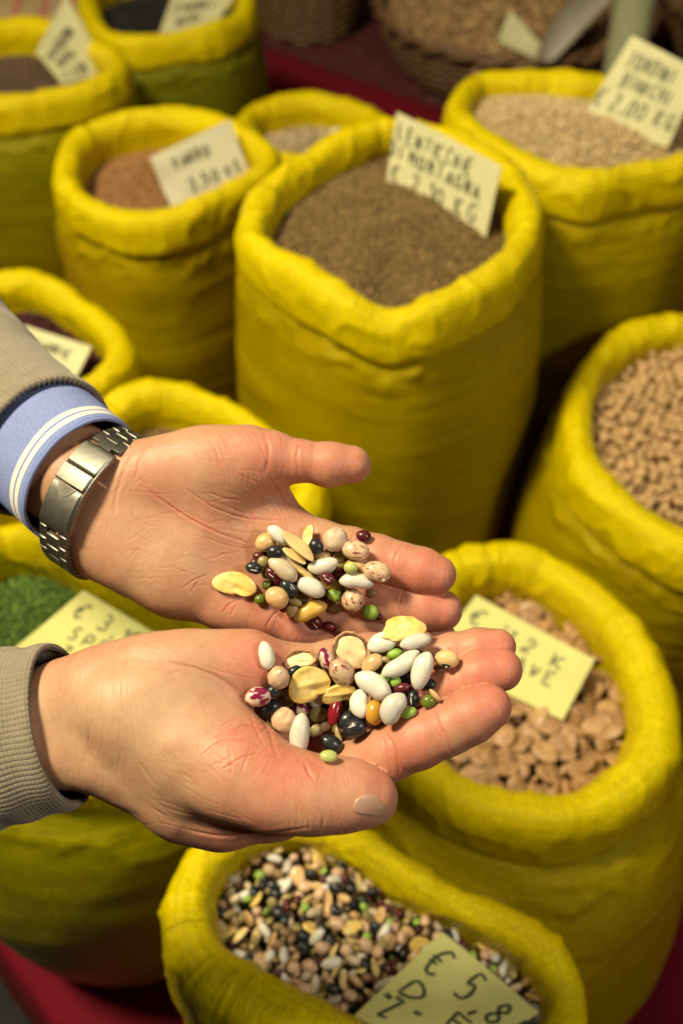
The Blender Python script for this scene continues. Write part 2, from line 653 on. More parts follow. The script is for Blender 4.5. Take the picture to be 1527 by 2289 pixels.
S = {}
S['lentil'] = Ring([(566, 545), (588, 465), (670, 395), (765, 338), (880, 303), (1010, 325), (1110, 385), (1165, 470), (1172, 545), (1135, 610), (1055, 668), (960, 708), (866, 738, -1.6), (770, 690), (665, 625), (590, 580)], 1.10, 0.021, 3)
S['farro'] = Ring([(148, 395), (178, 330), (262, 288), (400, 274), (520, 308), (598, 360), (588, 400), (500, 452), (400, 500), (300, 510), (200, 478), (155, 435)], 1.40, 0.021, 5)
S['pale'] = Ring([(555, 275), (610, 248), (695, 236), (790, 255), (850, 290), (845, 345), (740, 385), (620, 370), (555, 320)], 1.75, 0.021, 8)
S['white'] = Ring([(1022, 272), (1060, 203), (1150, 196), (1300, 205), (1450, 230), (1570, 280), (1610, 340), (1530, 385), (1420, 405), (1300, 425), (1190, 395), (1085, 335)], 1.33, 0.021, 11)
S['brown'] = Ring([(-160, 150), (-60, 90), (55, 72), (150, 92), (235, 130), (268, 165), (225, 205), (130, 232), (0, 250), (-100, 235), (-170, 190)], 1.75, 0.024, 14)
S['black'] = Ring([(205, 45), (205, 0), (300, -50), (420, -52), (520, -20), (552, 30), (500, 72), (400, 98), (300, 108), (232, 90)], 1.98, 0.024, 17)
S['maroon'] = Ring([(-130, 740), (-60, 672), (25, 645), (105, 652), (195, 708), (262, 770), (262, 830), (190, 890), (80, 915), (-40, 890), (-120, 820)], 1.20, 0.020, 21)
S['dim'] = Ring([(235, 965), (290, 905), (380, 893), (490, 925), (570, 975), (645, 1045), (692, 1115), (640, 1180), (520, 1180), (380, 1130), (270, 1050)], 1.05, 0.019, 24)
S['pea'] = Ring([(-170, 1350), (-90, 1255), (40, 1212), (160, 1235), (290, 1318), (400, 1385), (480, 1460), (490, 1560), (430, 1650), (300, 1712), (120, 1722), (-50, 1680), (-150, 1530)], 0.85, 0.019, 27)
S['fava'] = Ring([(1080, 1268), (1180, 1268), (1290, 1330), (1392, 1430), (1452, 1550), (1458, 1680), (1390, 1780), (1265, 1838), (1130, 1830), (1020, 1790), (930, 1715), (890, 1580), (920, 1410), (1000, 1300)], 0.95, 0.026, 31)
S['chickpea'] = Ring([(1292, 895), (1330, 828), (1400, 772), (1500, 745), (1620, 760), (1720, 840), (1770, 960), (1760, 1110), (1690, 1240), (1590, 1262), (1480, 1218), (1388, 1150), (1308, 1068), (1284, 980)], 1.15, 0.021, 34)
S['mixed'] = Ring([(425, 2085, 0, 1.1), (432, 1985, 0, 1.0), (500, 1890, 0, 0.9), (600, 1838, 0, 0.8), (700, 1838, 0, 0.75), (800, 1886, 0, 0.72), (915, 1966, 0, 0.72), (1060, 2040, 0, 0.75), (1195, 2112, 0, 0.8), (1258, 2210, 0, 0.8), (1250, 2330, 0, 0.8), (1150, 2410, 0, 0.9), (1010, 2440, 0, 1.0), (870, 2420, 0, 1.1), (740, 2360, 0, 1.2), (620, 2295, 0, 1.25), (515, 2230, 0, 1.25), (450, 2165, 0, 1.2)], 0.72, 0.022, 37)

build_sack('tall yellow sack of brown lentils with a V fold at its front rim', S['lentil'], BODY_MAT, 0.010, 1.06)
build_sack('yellow sack of reddish farro grain holding a white price card', S['farro'], BODY_MAT, 0.010, 0.98)
build_sack('yellow sack of pale beans half hidden behind the lentil and farro sacks', S['pale'], BODY_MAT, 0.010, 1.0)
build_sack('wide yellow sack of small white beans in front of the stall post', S['white'], BODY_MAT, 0.010, 1.02)
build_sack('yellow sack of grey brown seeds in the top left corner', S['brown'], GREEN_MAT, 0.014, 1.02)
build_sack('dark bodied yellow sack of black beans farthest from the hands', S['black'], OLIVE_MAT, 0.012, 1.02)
build_sack('yellow sack of dark maroon beans beside the left sweater sleeve', S['maroon'], BODY_MAT, 0.006, 1.0)
build_sack('low yellow sack of brown seeds behind the wrist with the watch', S['dim'], BODY_MAT, 0.006, 1.0)
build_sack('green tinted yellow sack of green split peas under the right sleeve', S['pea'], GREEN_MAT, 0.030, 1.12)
build_sack('yellow sack of flat brown fava beans beside the fingertips', S['fava'], BODY_MAT, 0.014, 1.10, (0.02, -0.10))
build_sack('yellow sack of tan chickpeas cut off by the right edge', S['chickpea'], BODY_MAT, 0.012, 1.0)
build_sack('nearest yellow sack filled with a bright mix of beans', S['mixed'], BODY_MAT, 0.006, 1.0)


H = {'lentil': Heap(S['lentil'], 0.017, 0.012), 'farro': Heap(S['farro'], 0.034, 0.012), 'pale': Heap(S['pale'], 0.03, 0.01), 'white': Heap(S['white'], 0.008, 0.034),
     'brown': Heap(S['brown'], 0.035, 0.012), 'black': Heap(S['black'], 0.028, 0.006), 'maroon': Heap(S['maroon'], 0.026, 0.004), 'dim': Heap(S['dim'], 0.03, 0.01),
     'pea': Heap(S['pea'], 0.030, 0.012), 'fava': Heap(S['fava'], 0.026, 0.010), 'chickpea': Heap(S['chickpea'], 0.014, 0.022), 'mixed': Heap(S['mixed'], 0.022, 0.016)}
grain_heap('lentil_heap', 'heap of small brown green lentils in the tall front sack', H['lentil'], 0.0037, 0.0044, (1, 1, 0.55), [(0.25, 0.160, 0.055), (0.20, 0.14, 0.045), (0.30, 0.19, 0.07), (0.22, 0.125, 0.05), (0.13, 0.09, 0.035)], 1)
grain_heap('farro_heap', 'heap of reddish brown farro grain in its sack', H['farro'], 0.0044, 0.0056, (1, 0.5, 0.5), [(0.40, 0.20, 0.075), (0.33, 0.16, 0.06), (0.46, 0.25, 0.10)], 2)
grain_heap('bean_heap', 'heap of pale beans in the sack between farro and lentils', H['pale'], 0.0085, 0.0100, (1, 0.7, 0.65), [(0.50, 0.38, 0.24), (0.58, 0.46, 0.30), (0.42, 0.30, 0.18)], 3)
grain_heap('bean_heap', 'heap of tiny white beans in the wide sack near the post', H['white'], 0.0056, 0.0068, (1, 0.8, 0.75), [(0.58, 0.43, 0.22), (0.62, 0.48, 0.26), (0.52, 0.37, 0.18)], 4)
grain_heap('seed_heap', 'heap of dull grey brown seeds in the corner sack', H['brown'], 0.0046, 0.0056, (1, 0.7, 0.65), [(0.12, 0.070, 0.045), (0.15, 0.085, 0.055)], 5)
grain_heap('bean_heap', 'heap of shiny black beans in the farthest sack', H['black'], 0.0085, 0.0105, (1, 0.7, 0.6), [(0.010, 0.011, 0.010), (0.016, 0.016, 0.014)], 6)
grain_heap('bean_heap', 'heap of dark maroon beans under a pale card', H['maroon'], 0.0066, 0.0080, (1, 0.72, 0.7), [(0.060, 0.010, 0.013), (0.085, 0.013, 0.018), (0.045, 0.010, 0.012)], 7)
grain_heap('seed_heap', 'heap of brown seeds showing above the open palm', H['dim'], 0.0050, 0.0062, (1, 0.8, 0.6), [(0.26, 0.17, 0.06), (0.20, 0.12, 0.045)], 8)
grain_heap('pea_heap', 'heap of small green split peas under a yellow card', H['pea'], 0.0040, 0.0050, (1, 0.9, 0.6), [(0.085, 0.155, 0.018), (0.12, 0.20, 0.026), (0.05, 0.10, 0.013)], 9)
# ------------------------------------------------------------------ bean kinds
def fbm(P, s, seed=0.0):
    return vnoise(P * s + seed + 11) + 0.5 * vnoise(P * s * 2.1 + seed + 31)


def bean_shape(kind, sub):
    """unit bean: about 1 long in x; z is up; returns vertices, faces"""
    V, F = ico(sub)
    x, y, z = V.T * 2                                     # unit sphere
    if kind == 'kidney':
        X = 0.5 * np.sign(x) * np.abs(x) ** 0.9
        f = (1 - 0.25 * x ** 4)
        Y = 0.265 * y * f
        Z = 0.235 * z * f
        Y = Y + 0.055 * (1 - (2 * X) ** 2) - 0.025 + 0.030 * np.exp(-(x / 0.28) ** 2) * np.clip(-y, 0, 1)
    elif kind == 'straight':
        X = 0.5 * np.sign(x) * np.abs(x) ** 0.88
        f = (1 - 0.18 * x ** 4) * (1 + 0.06 * x)
        Y = 0.25 * y * f + 0.03 * (1 - x * x)
        Z = 0.23 * z * f
    elif kind == 'oval':
        X, Y, Z = 0.5 * x, 0.37 * y * (1 + 0.06 * x), 0.34 * z
        Y = Y + 0.03 * np.exp(-(x / 0.3) ** 2) * np.clip(-y, 0, 1)
    elif kind == 'round':
        X, Y, Z = 0.5 * x, 0.47 * y, 0.44 * z
    elif kind == 'chickpea':
        n = fbm(V, 6.0)
        r = 1 + 0.05 * n - 0.12 * np.exp(-(y / 0.16) ** 2) * np.clip(x + 0.4, 0, 1) - 0.07 * np.exp(-((z - 0.25) / 0.14) ** 2) * np.clip(-x, 0, 1)
        r = r + 0.20 * np.exp(-((x - 1) ** 2 + y ** 2 + (z - 0.15) ** 2) / 0.07)
        X, Y, Z = 0.47 * x * r, 0.44 * y * r, 0.42 * z * r
    elif kind == 'lentil':
        X, Y = 0.5 * x, 0.48 * y
        Z = 0.24 * z * (1 - 0.25 * (x * x + y * y))
    elif kind == 'split':                                   # half a round pea, flat face up or down
        X, Y = 0.5 * x, 0.46 * y
        Z = np.where(z > 0, 0.36 * z, 0.05 * z)
        Z = Z - 0.05 * np.exp(-(x * x + y * y) / 0.25) * (z < 0) * -1
    elif kind == 'half':                                    # long split half of a bean
        X = 0.5 * np.sign(x) * np.abs(x) ** 0.92
        Y = 0.20 * y * (1 - 0.2 * x ** 2) + 0.05 * (1 - x * x)
        Z = np.where(z > 0, 0.03 * z, 0.17 * z)
        Z = Z + 0.012 * np.sin(x * 5)
    elif kind == 'fava':                                    # peeled fava half: flat face, domed back, one notch
        a = np.arctan2(y, x)
        out = 1 + 0.05 * np.cos(2 * a + 0.6) + 0.06 * np.cos(3 * a + 1.9)
        out = out - 0.15 * np.exp(-((np.mod(a - 4.9 + np.pi, 2 * np.pi) - np.pi) / 0.16) ** 2)
        X, Y = 0.5 * x * out, 0.44 * y * out
        zz = np.sign(z) * np.abs(z) ** 0.6
        Z = np.where(z > 0, 0.075, 0.13) * zz + 0.03 * vnoise(np.column_stack([x * 1.7, y * 1.7, 0 * x]) + 5)
        Z = Z + 0.006 * fbm(V, 8.0) - 0.05 * np.exp(-((x - 0.15) ** 2 + (y + 0.35) ** 2) / 0.07) * (z > 0) + 0.035 * np.exp(-((0.5 * x + y - 0.1) / 0.10) ** 2) * (z > 0)
    elif kind == 'chunk':                                   # jagged broken fava
        a = np.arctan2(y, x)
        out = 1 + 0.10 * np.cos(2 * a + 0.4) + 0.12 * np.cos(3 * a + 1.0) + 0.07 * np.cos(5 * a + 2.2) + 0.03 * np.cos(9 * a)
        X, Y = 0.5 * x * out, 0.36 * y * out
        zz = np.sign(z) * np.abs(z) ** 0.5
        Z = 0.10 * zz + 0.08 * vnoise(np.column_stack([x * 2.2, y * 2.2, 0 * x]) + 2) + 0.03 * fbm(V, 8.0)
    elif kind == 'disc':                                    # whole dried fava, flat rounded
        a = np.arctan2(y, x)
        out = 1 + 0.05 * np.cos(2 * a + 0.5) + 0.04 * np.cos(3 * a)
        X, Y = 0.5 * x * out, 0.43 * y * out
        Z = 0.13 * np.sign(z) * np.abs(z) ** 0.7 * (1 - 0.12 * np.exp(-(x * x + y * y) / 0.18)) + 0.015 * vnoise(V * 4)
    return np.column_stack([X, Y, Z]), F


def bean_mat(name, c, rough=0.28, speck=None, var=0.10, sss=0.12, bump=0.0, spec=0.5):
    k = NT(name)
    oi = k.n('ShaderNodeObjectInfo')
    tc = k.n('ShaderNodeTexCoord')
    add = k.n('ShaderNodeVectorMath')
    k.l(tc, 'Object', add, 0)
    sc = k.n('ShaderNodeVectorMath')
    sc.operation = 'SCALE'
    cm = k.n('ShaderNodeCombineXYZ')
    for i in range(3):
        k.l(oi, 'Random', cm, i)
    k.l(cm, 0, sc, 0)
    sc.inputs['Scale'].default_value = 37.0
    k.l(sc, 0, add, 1)
    nz = k.n('ShaderNodeTexNoise', Scale=3.0, Detail=4.0)
    k.l(add, 0, nz, 'Vector')
    col = k.ramp((nz, 0), [(0.3, scaled(c, 1 - var)), (0.7, tuple(min(1, v * (1 + var)) for v in c))])
    if speck:
        sp, scl, lo, hi, st = speck
        mp = k.n('ShaderNodeMapping')
        mp.inputs['Scale'].default_value = st
        k.l(add, 0, mp, 0)
        n2 = k.n('ShaderNodeTexNoise', Scale=scl, Detail=3.0, Roughness=0.6)
        k.l(mp, 0, n2, 'Vector')
        col = k.mix(k.ramp((n2, 0), [(lo, (0, 0, 0)), (hi, (1, 1, 1))]), col, sp)
    # each bean a little lighter or darker than the next
    br = k.n('ShaderNodeHueSaturation')
    k.t.links.new(col[0].outputs[col[1]], br.inputs['Color'])
    vv = k.math('ADD', k.math('MULTIPLY', (oi, 'Random'), 0.30), 0.85)
    k.t.links.new(vv[0].outputs[0], br.inputs['Value'])
    k.to((br, 0), 'Base Color')
    k.b.inputs['Roughness'].default_value = rough
    k.b.inputs['Specular IOR Level'].default_value = spec
    if sss:
        k.b.inputs['Subsurface Weight'].default_value = sss
        k.b.inputs['Subsurface Radius'].default_value = (0.002, 0.0015, 0.001)
        k.b.inputs['Subsurface Scale'].default_value = 1.0
    n3 = k.n('ShaderNodeTexNoise', Scale=26.0, Detail=3.0)
    k.l(add, 0, n3, 'Vector')
    k.bump((n3, 0), 0.12 + bump, 0.0004)
    return k.m


BM = {
    'white': bean_mat('white_bean', (0.62, 0.585, 0.50), 0.36, var=0.05),
    'black': bean_mat('black_bean', (0.016, 0.019, 0.022), 0.3, sss=0),
    'adzuki': bean_mat('adzuki_bean', (0.085, 0.010, 0.014), 0.28, sss=0),
    'darkred': bean_mat('red_bean', (0.20, 0.008, 0.016), 0.18, sss=0),
    'borlotti': bean_mat('borlotti_bean', (0.62, 0.42, 0.26), 0.34, ((0.20, 0.025, 0.028), 4.5, 0.56, 0.62, (1.0, 2.4, 2.4))),
    'purple': bean_mat('purple_borlotti', (0.66, 0.50, 0.38), 0.25, ((0.20, 0.012, 0.055), 1.7, 0.47, 0.53, (1.0, 1.8, 1.6))),
    'tan': bean_mat('tan_bean', (0.58, 0.38, 0.17), 0.28, ((0.50, 0.30, 0.13), 3.0, 0.5, 0.62, (1, 1, 1))),
    'beige': bean_mat('beige_bean', (0.52, 0.42, 0.28), 0.35),
    'chickpea': bean_mat('chickpea', (0.58, 0.385, 0.235), 0.5, var=0.16, bump=0.3),
    'palechick': bean_mat('pale_chickpea', (0.62, 0.46, 0.32), 0.5, var=0.14, bump=0.3),
    'sackchick': bean_mat('sack_chickpea', (0.52, 0.335, 0.15), 0.5, var=0.18, bump=0.3),
    'green': bean_mat('green_pea', (0.25, 0.40, 0.06), 0.4),
    'palegreen': bean_mat('pale_green_pea', (0.40, 0.44, 0.13), 0.4),
    'mung': bean_mat('mung_bean', (0.11, 0.15, 0.015), 0.25, sss=0),
    'lentil': bean_mat('olive_lentil', (0.30, 0.235, 0.085), 0.4),
    'brownlentil': bean_mat('brown_lentil', (0.22, 0.135, 0.06), 0.4),
    'palelentil': bean_mat('pale_lentil', (0.46, 0.37, 0.17), 0.4),
    'canary': bean_mat('canary_bean', (0.56, 0.37, 0.07), 0.3),
    'yellow': bean_mat('yellow_fava', (0.78, 0.54, 0.13), 0.46, ((0.80, 0.64, 0.28), 2.2, 0.45, 0.65, (1, 1, 1)), var=0.22, bump=0.45),
    'cream': bean_mat('cream_split', (0.72, 0.55, 0.24), 0.4, ((0.62, 0.42, 0.14), 3.5, 0.5, 0.65, (1, 1, 1))),
    'corn': bean_mat('orange_corn', (0.58, 0.30, 0.035), 0.3),
    'eyed': bean_mat('black_eyed_pea', (0.66, 0.44, 0.20), 0.35),
    'skinshell': bean_mat('dry_seed_coat', (0.36, 0.20, 0.10), 0.45, ((0.20, 0.09, 0.04), 4.0, 0.5, 0.65, (1, 1, 1)), var=0.2, bump=0.3),
    'kernel': bean_mat('pale_kernel', (0.70, 0.55, 0.30), 0.45, var=0.12, bump=0.2),
    'brownfava': bean_mat('brown_fava', (0.45, 0.265, 0.115), 0.40, ((0.34, 0.18, 0.075), 2.5, 0.48, 0.66, (1, 1, 1)), var=0.25, bump=0.2, sss=0),
    'hilum': bean_mat('white_hilum', (0.72, 0.66, 0.55), 0.5),
}
_bm_cache = {}


def bean_mesh(shape, mat, sub):
    key = (shape, mat, sub)
    if key not in _bm_cache:
        V, F = bean_shape(shape, sub)
        me = make_mesh(shape + '_' + mat, V, F)
        me.materials.append(BM[mat])
        _bm_cache[key] = me
    return _bm_cache[key]


def put_bean(name, shape, mat, sub, M3, pos, size):
    o = bpy.data.objects.new(name, bean_mesh(shape, mat, sub))
    COL.objects.link(o)
    M = np.eye(4)
    M[:3, :3] = M3 * np.asarray(size)[None, :]
    M[:3, 3] = pos
    o.matrix_world = Matrix(M.tolist())
    return o


def in_frame(p, margin=25):
    x, y = project(np.asarray(p))
    return -margin < x < PW + margin and -margin < y < PH + margin


def bean_bed(name, label, heap, step, size, kinds, seed):
    """the beans that lie deeper in the sack, joined"""
    rng = np.random.RandomState(seed)
    P = heap.points(step, 0.3, rng, 1.02)
    Vs, Fs, mats, mi = [], [], [], []
    off = 0
    protos = {}
    for p in P:
        shape, mat, L_ = kinds[rng.randint(len(kinds))]
        if (shape, mat) not in protos:
            protos[(shape, mat)] = (bean_shape(shape, 1), len(mats))
            mats.append(BM[mat])
        (bv, bf), m = protos[(shape, mat)]
        M = rand_rot(1, rng, 1.0)[0]
        Vs.append((bv * L_ * size) @ M.T + p - np.array([0, 0, 0.0095]))
        Fs.append(bf + off)
        off += len(bv)
        mi += [m] * len(bf)
    me = make_mesh(name, np.concatenate(Vs), np.concatenate(Fs))
    for m in mats:
        me.materials.append(m)
    me.polygons.foreach_set('material_index', np.array(mi, dtype=np.int32))
    o = obj(name, me)
    return tag(o, label, 'beans', kind='stuff')


# fava sack
rng = np.random.RandomState(41)
bean_bed('fava_bed', 'deeper layer of flat brown fava beans in their sack', H['fava'], 0.016, 1.0, [('disc', 'brownfava', 0.023)], 42)
for p in H['fava'].points(0.0165, 0.30, rng, 0.99):
    if not in_frame(p):
        continue
    M = rand_rot(1, rng, 0.5)[0]
    o = put_bean('fava_bean', 'disc', 'brownfava', 3, M, p + [0, 0, rng.uniform(-0.003, 0.006)], np.array([1, 1, 1]) * rng.uniform(0.0205, 0.0265))
    tag(o, 'flat brown dried fava bean heaped in the sack beside the fingertips', 'bean', 'fava beans in the sack')
# chickpea sack
bean_bed('chickpea_bed', 'deeper layer of tan chickpeas in the sack at the right edge', H['chickpea'], 0.010, 1.0, [('chickpea', 'sackchick', 0.0125)], 44)
for p in H['chickpea'].points(0.0134, 0.34, rng, 1.0):
    if not in_frame(p):
        continue
    M = rand_rot(1, rng, 1.6)[0]
    o = put_bean('chickpea', 'chickpea', 'sackchick', 3, M, p + [0, 0, rng.uniform(-0.004, 0.003)], np.array([1, 1, 1]) * rng.uniform(0.0105, 0.0142))
    tag(o, 'tan chickpea heaped in the yellow sack at the right edge', 'chickpea', 'chickpeas in the sack')
# mixed sack
MIX = [('bean', 'straight', 'white', 0.0150, 'white bean', 10), ('bean', 'oval', 'borlotti', 0.0118, 'speckled pink bean', 8), ('chickpea', 'chickpea', 'chickpea', 0.0095, 'pinkish chickpea', 5),
       ('bean', 'straight', 'tan', 0.0125, 'tan bean', 10), ('bean', 'oval', 'black', 0.0105, 'black bean', 15), ('bean', 'oval', 'adzuki', 0.0078, 'small dark red bean', 11),
       ('lentil', 'lentil', 'lentil', 0.0075, 'olive lentil', 13), ('split_pea', 'split', 'green', 0.0075, 'green split pea', 6), ('fava_half', 'fava', 'yellow', 0.0165, 'yellow peeled fava half', 4),
       ('bean', 'straight', 'beige', 0.0130, 'beige bean', 8), ('bean', 'half', 'cream', 0.0145, 'cream split bean half', 9), ('bean', 'oval', 'brownlentil', 0.0100, 'brown bean', 8),
       ('fava_half', 'disc', 'tan', 0.0140, 'flat tan bean', 4)]
mw = np.array([m[5] for m in MIX], float)
mw /= mw.sum()
bean_bed('mixed_bean_bed', 'deeper layer of mixed beans in the nearest sack', H['mixed'], 0.0085, 1.0, [(m[1], m[2], m[3]) for m in MIX for _ in range(m[5] // 3)], 46)
for p in H['mixed'].points(0.0090, 0.36, rng, 1.0):
    if not in_frame(p):
        continue
    name, shape, mat, ln, desc, _w = MIX[rng.choice(len(MIX), p=mw)]
    M = rand_rot(1, rng, 0.7)[0]
    o = put_bean(name, shape, mat, 3, M, p + [0, 0, rng.uniform(-0.003, 0.005)], np.array([1, 1, 1]) * ln * rng.uniform(0.85, 1.15))
    tag(o, desc + ' lying in the mixed heap of the nearest sack', 'bean', 'mixed sack, ' + desc)


# ------------------------------------------------------------------ price cards with hand lettering
GLYPH = {
    'A': [[(0, 0), (.45, 1), (.9, 0)], [(.18, .38), (.72, .38)]], 'B': [[(0, 0), (0, 1), (.5, .95), (.6, .75), (.4, .55), (0, .52)], [(.4, .55), (.7, .35), (.5, .03), (0, 0)]],
    'C': [[(.75, .85), (.45, 1), (.12, .8), (0, .45), (.15, .1), (.5, 0), (.75, .15)]], 'D': [[(0, 0), (0, 1), (.45, .9), (.72, .5), (.45, .08), (0, 0)]],
    'E': [[(.65, 1), (0, 1), (0, 0), (.65, 0)], [(0, .52), (.5, .52)]], 'F': [[(.65, 1), (0, 1), (0, 0)], [(0, .52), (.5, .52)]],
    'G': [[(.75, .85), (.45, 1), (.12, .8), (0, .45), (.15, .1), (.5, 0), (.75, .2), (.75, .45), (.45, .45)]], 'H': [[(0, 0), (0, 1)], [(.7, 0), (.7, 1)], [(0, .5), (.7, .5)]],
    'I': [[(.1, 0), (.1, 1)]], 'K': [[(0, 0), (0, 1)], [(.65, 1), (.05, .45), (.7, 0)]], 'L': [[(0, 1), (0, 0), (.6, 0)]],
    'M': [[(0, 0), (.05, 1), (.42, .4), (.8, 1), (.85, 0)]], 'N': [[(0, 0), (0, 1), (.65, 0), (.65, 1)]],
    'O': [[(.4, 1), (.1, .82), (0, .5), (.1, .15), (.4, 0), (.68, .15), (.78, .5), (.68, .85), (.4, 1)]], 'P': [[(0, 0), (0, 1), (.5, .95), (.6, .72), (.42, .5), (0, .48)]],
    'R': [[(0, 0), (0, 1), (.5, .95), (.6, .75), (.4, .52), (0, .5)], [(.3, .5), (.68, 0)]], 'S': [[(.62, .88), (.35, 1), (.08, .82), (.15, .58), (.5, .45), (.62, .2), (.35, 0), (.02, .12)]],
    'T': [[(0, 1), (.75, 1)], [(.38, 1), (.38, 0)]], 'Z': [[(0, 1), (.62, 1), (0, 0), (.65, 0)]],
    'V': [[(0, 1), (.38, 0), (.78, 1)]],
    'U': [[(0, 1), (.02, .3), (.2, .02), (.5, .02), (.65, .3), (.66, 1)]],
    '0': [[(.4, 1), (.1, .82), (0, .5), (.1, .15), (.4, 0), (.68, .15), (.78, .5), (.68, .85), (.4, 1)]], '1': [[(0, .72), (.3, 1), (.3, 0)]],
    '2': [[(.02, .8), (.25, 1), (.55, .9), (.58, .65), (.3, .3), (0, 0), (.65, 0)]], '3': [[(.02, .9), (.35, 1), (.6, .8), (.45, .58), (.2, .52)], [(.45, .55), (.66, .3), (.45, .03), (0, .08)]],
    '5': [[(.6, 1), (.12, 1), (.08, .6), (.4, .62), (.62, .38), (.45, .05), (0, .05)]], '8': [[(.35, .55), (.08, .75), (.32, 1), (.6, .78), (.35, .55), (.02, .25), (.32, 0), (.66, .25), (.35, .55)]],
    'J': [[(.1, 1), (.62, 1)], [(.45, 1), (.5, .3), (.3, 0), (.02, .1), (0, .3)]],
    '€': [[(.8, .85), (.5, 1), (.2, .8), (.1, .45), (.25, .1), (.55, 0), (.8, .15)], [(-.05, .6), (.5, .6)], [(-.05, .4), (.45, .4)]],
    ',': [[(.12, .1), (.0, -.18)]], "'": [[(.1, 1.05), (.02, .85)], [(.3, 1.05), (.22, .85)]], '.': [[(.05, .02), (.12, .06)]],
}
def card_mat(name, c):
    k = NT(name)
    n1 = k.noise(22, 5, 0.65)
    n2 = k.noise(260, 3, 0.7)
    col = k.ramp(n1, [(0.25, scaled(c, 0.84)), (0.6, c), (0.85, scaled(c, 1.06))])
    col = k.mix(k.ramp(n2, [(0.62, (0, 0, 0)), (0.8, (0.35,) * 3)]), col, scaled(c, 0.6))
    k.to(col, 'Base Color')
    k.b.inputs['Roughness'].default_value = 0.8
    k.b.inputs['Specular IOR Level'].default_value = 0.2
    k.bump(n1, 0.3, 0.002)
    return k.m


CARD_Y = card_mat('pale_yellow_card', (0.68, 0.66, 0.24))
CARD_P = card_mat('cream_card', (0.64, 0.61, 0.35))
CARD_W = card_mat('off_white_card', (0.78, 0.75, 0.56))
INK = simple_mat('black_marker', (0.06, 0.07, 0.04), 0.6, 0.3, 0.3, 200)
INK2 = simple_mat('faded_marker', (0.13, 0.13, 0.085), 0.7, 0.2, 0.3, 200)


def price_card(label, corners, zbase, up, lines, mat, ink=INK, width=0.0024, group='price cards', sink=0.004, curve=0.0):
    """corners BL, BR, TR, TL in photo pixels; BL and BR at height zbase; the card stands in the plane that holds `up`"""
    zb = zbase if isinstance(zbase, (tuple, list)) else (zbase, zbase)
    BL, BR = on_plane(*corners[0], zb[0]), on_plane(*corners[1], zb[1])
    n = np.cross(BR - BL, np.array(up, float))
    n /= np.linalg.norm(n)

    def hit(px, py):
        d = to_world(camp(px, py, 1.0)) - CAM
        return CAM + d * (((BL - CAM) @ n) / (d @ n))
    TR, TL = hit(*corners[2]), hit(*corners[3])
    if n @ (CAM - BL) < 0:
        n = -n
    C = np.array([BL, BR, TR, TL])

    def P(s, t, lift=0.0):
        p = C[0] * (1 - s) * (1 - t) + C[1] * s * (1 - t) + C[2] * s * t + C[3] * (1 - s) * t
        wv = 0.0022 * float(vnoise(np.array([[s * 2.2 + len(label), t * 2.2, len(label) * 0.37]]))[0])
        return p + n * (lift + wv + curve * (4 * (s - 0.5) ** 2))
    N_ = 13
    front = [P(i / (N_ - 1), j / (N_ - 1), 0.0005) for j in range(N_) for i in range(N_)]
    back = [P(i / (N_ - 1), j / (N_ - 1), -0.0005) for j in range(N_) for i in range(N_)]
    F = []
    for j in range(N_ - 1):
        for i in range(N_ - 1):
            a = j * N_ + i
            F.append((a, a + 1, a + N_ + 1, a + N_))
            b = a + N_ * N_
            F.append((b, b + N_, b + N_ + 1, b + 1))
    edge = [i for i in range(N_)] + [N_ * j + N_ - 1 for j in range(1, N_)] + [N_ * (N_ - 1) + i for i in range(N_ - 2, -1, -1)] + [N_ * j for j in range(N_ - 2, 0, -1)]
    for a, b in zip(edge, edge[1:] + edge[:1]):
        F.append((a, a + N_ * N_, b + N_ * N_, b))
    root = obj('price_card', make_mesh('price_card', front + back, F, smooth=False), mat)
    tag(root, label, 'card', group)
    rng = random.Random(hash(label) % 1000 if False else len(label))
    wid = np.linalg.norm(C[1] - C[0])
    hei = np.linalg.norm(C[3] - C[0])
    V, Fc = [], []
    for text, s0, t0, size, adv in lines:                     # size: letter height as a share of the card's height
        cx = s0
        for ch in text:
            if ch == ' ':
                cx += adv * 0.6
                continue
            gl = GLYPH[ch]
            dy = rng.uniform(-0.07, 0.07)
            w = adv * rng.uniform(0.54, 0.66)
            sh, hs = rng.uniform(-0.05, 0.14), rng.uniform(0.9, 1.1)
            strokes = []
            for st in gl:
                pts = np.array([(cx + w * 1.15 * (x + sh * y + rng.uniform(-.04, .04)), t0 + size * (y * hs + dy + rng.uniform(-.04, .04))) for x, y in st])
                curved = len(pts) > 2 and ch in "CDGOSU0238569B€PRJ,"
                if not curved:
                    strokes += [pts[k_:k_ + 2] for k_ in range(len(pts) - 1)]
                else:
                    strokes.append(spline(pts, max(6, 5 * len(pts)), closed=False))
            for pts in strokes:
                Pm = pts * [wid, hei]
                for k in range(len(pts)):
                    if k == 0:
                        d = Pm[1] - Pm[0]
                    elif k == len(pts) - 1:
                        d = Pm[-1] - Pm[-2]
                    else:
                        d = Pm[k + 1] - Pm[k - 1]
                    d = d / max(np.linalg.norm(d), 1e-9)
                    nn = np.array([-d[1], d[0]]) * width * 0.5 * rng.uniform(0.85, 1.15)
                    for sg in (1, -1):
                        q = (Pm[k] + sg * nn) / [wid, hei]
                        V.append(P(q[0], q[1], 0.0011))
                    if k:
                        m = len(V)
                        Fc.append((m - 4, m - 3, m - 1, m - 2))
            cx += adv * (0.45 if ch in "I,'.1" else 1.0)
    if V:
        adopt_simple = obj('lettering', make_mesh('lettering', V, Fc, smooth=False), ink, root)
    return root


def hz(key, dz=0.0):
    return S[key].z - H[key].sink + dz


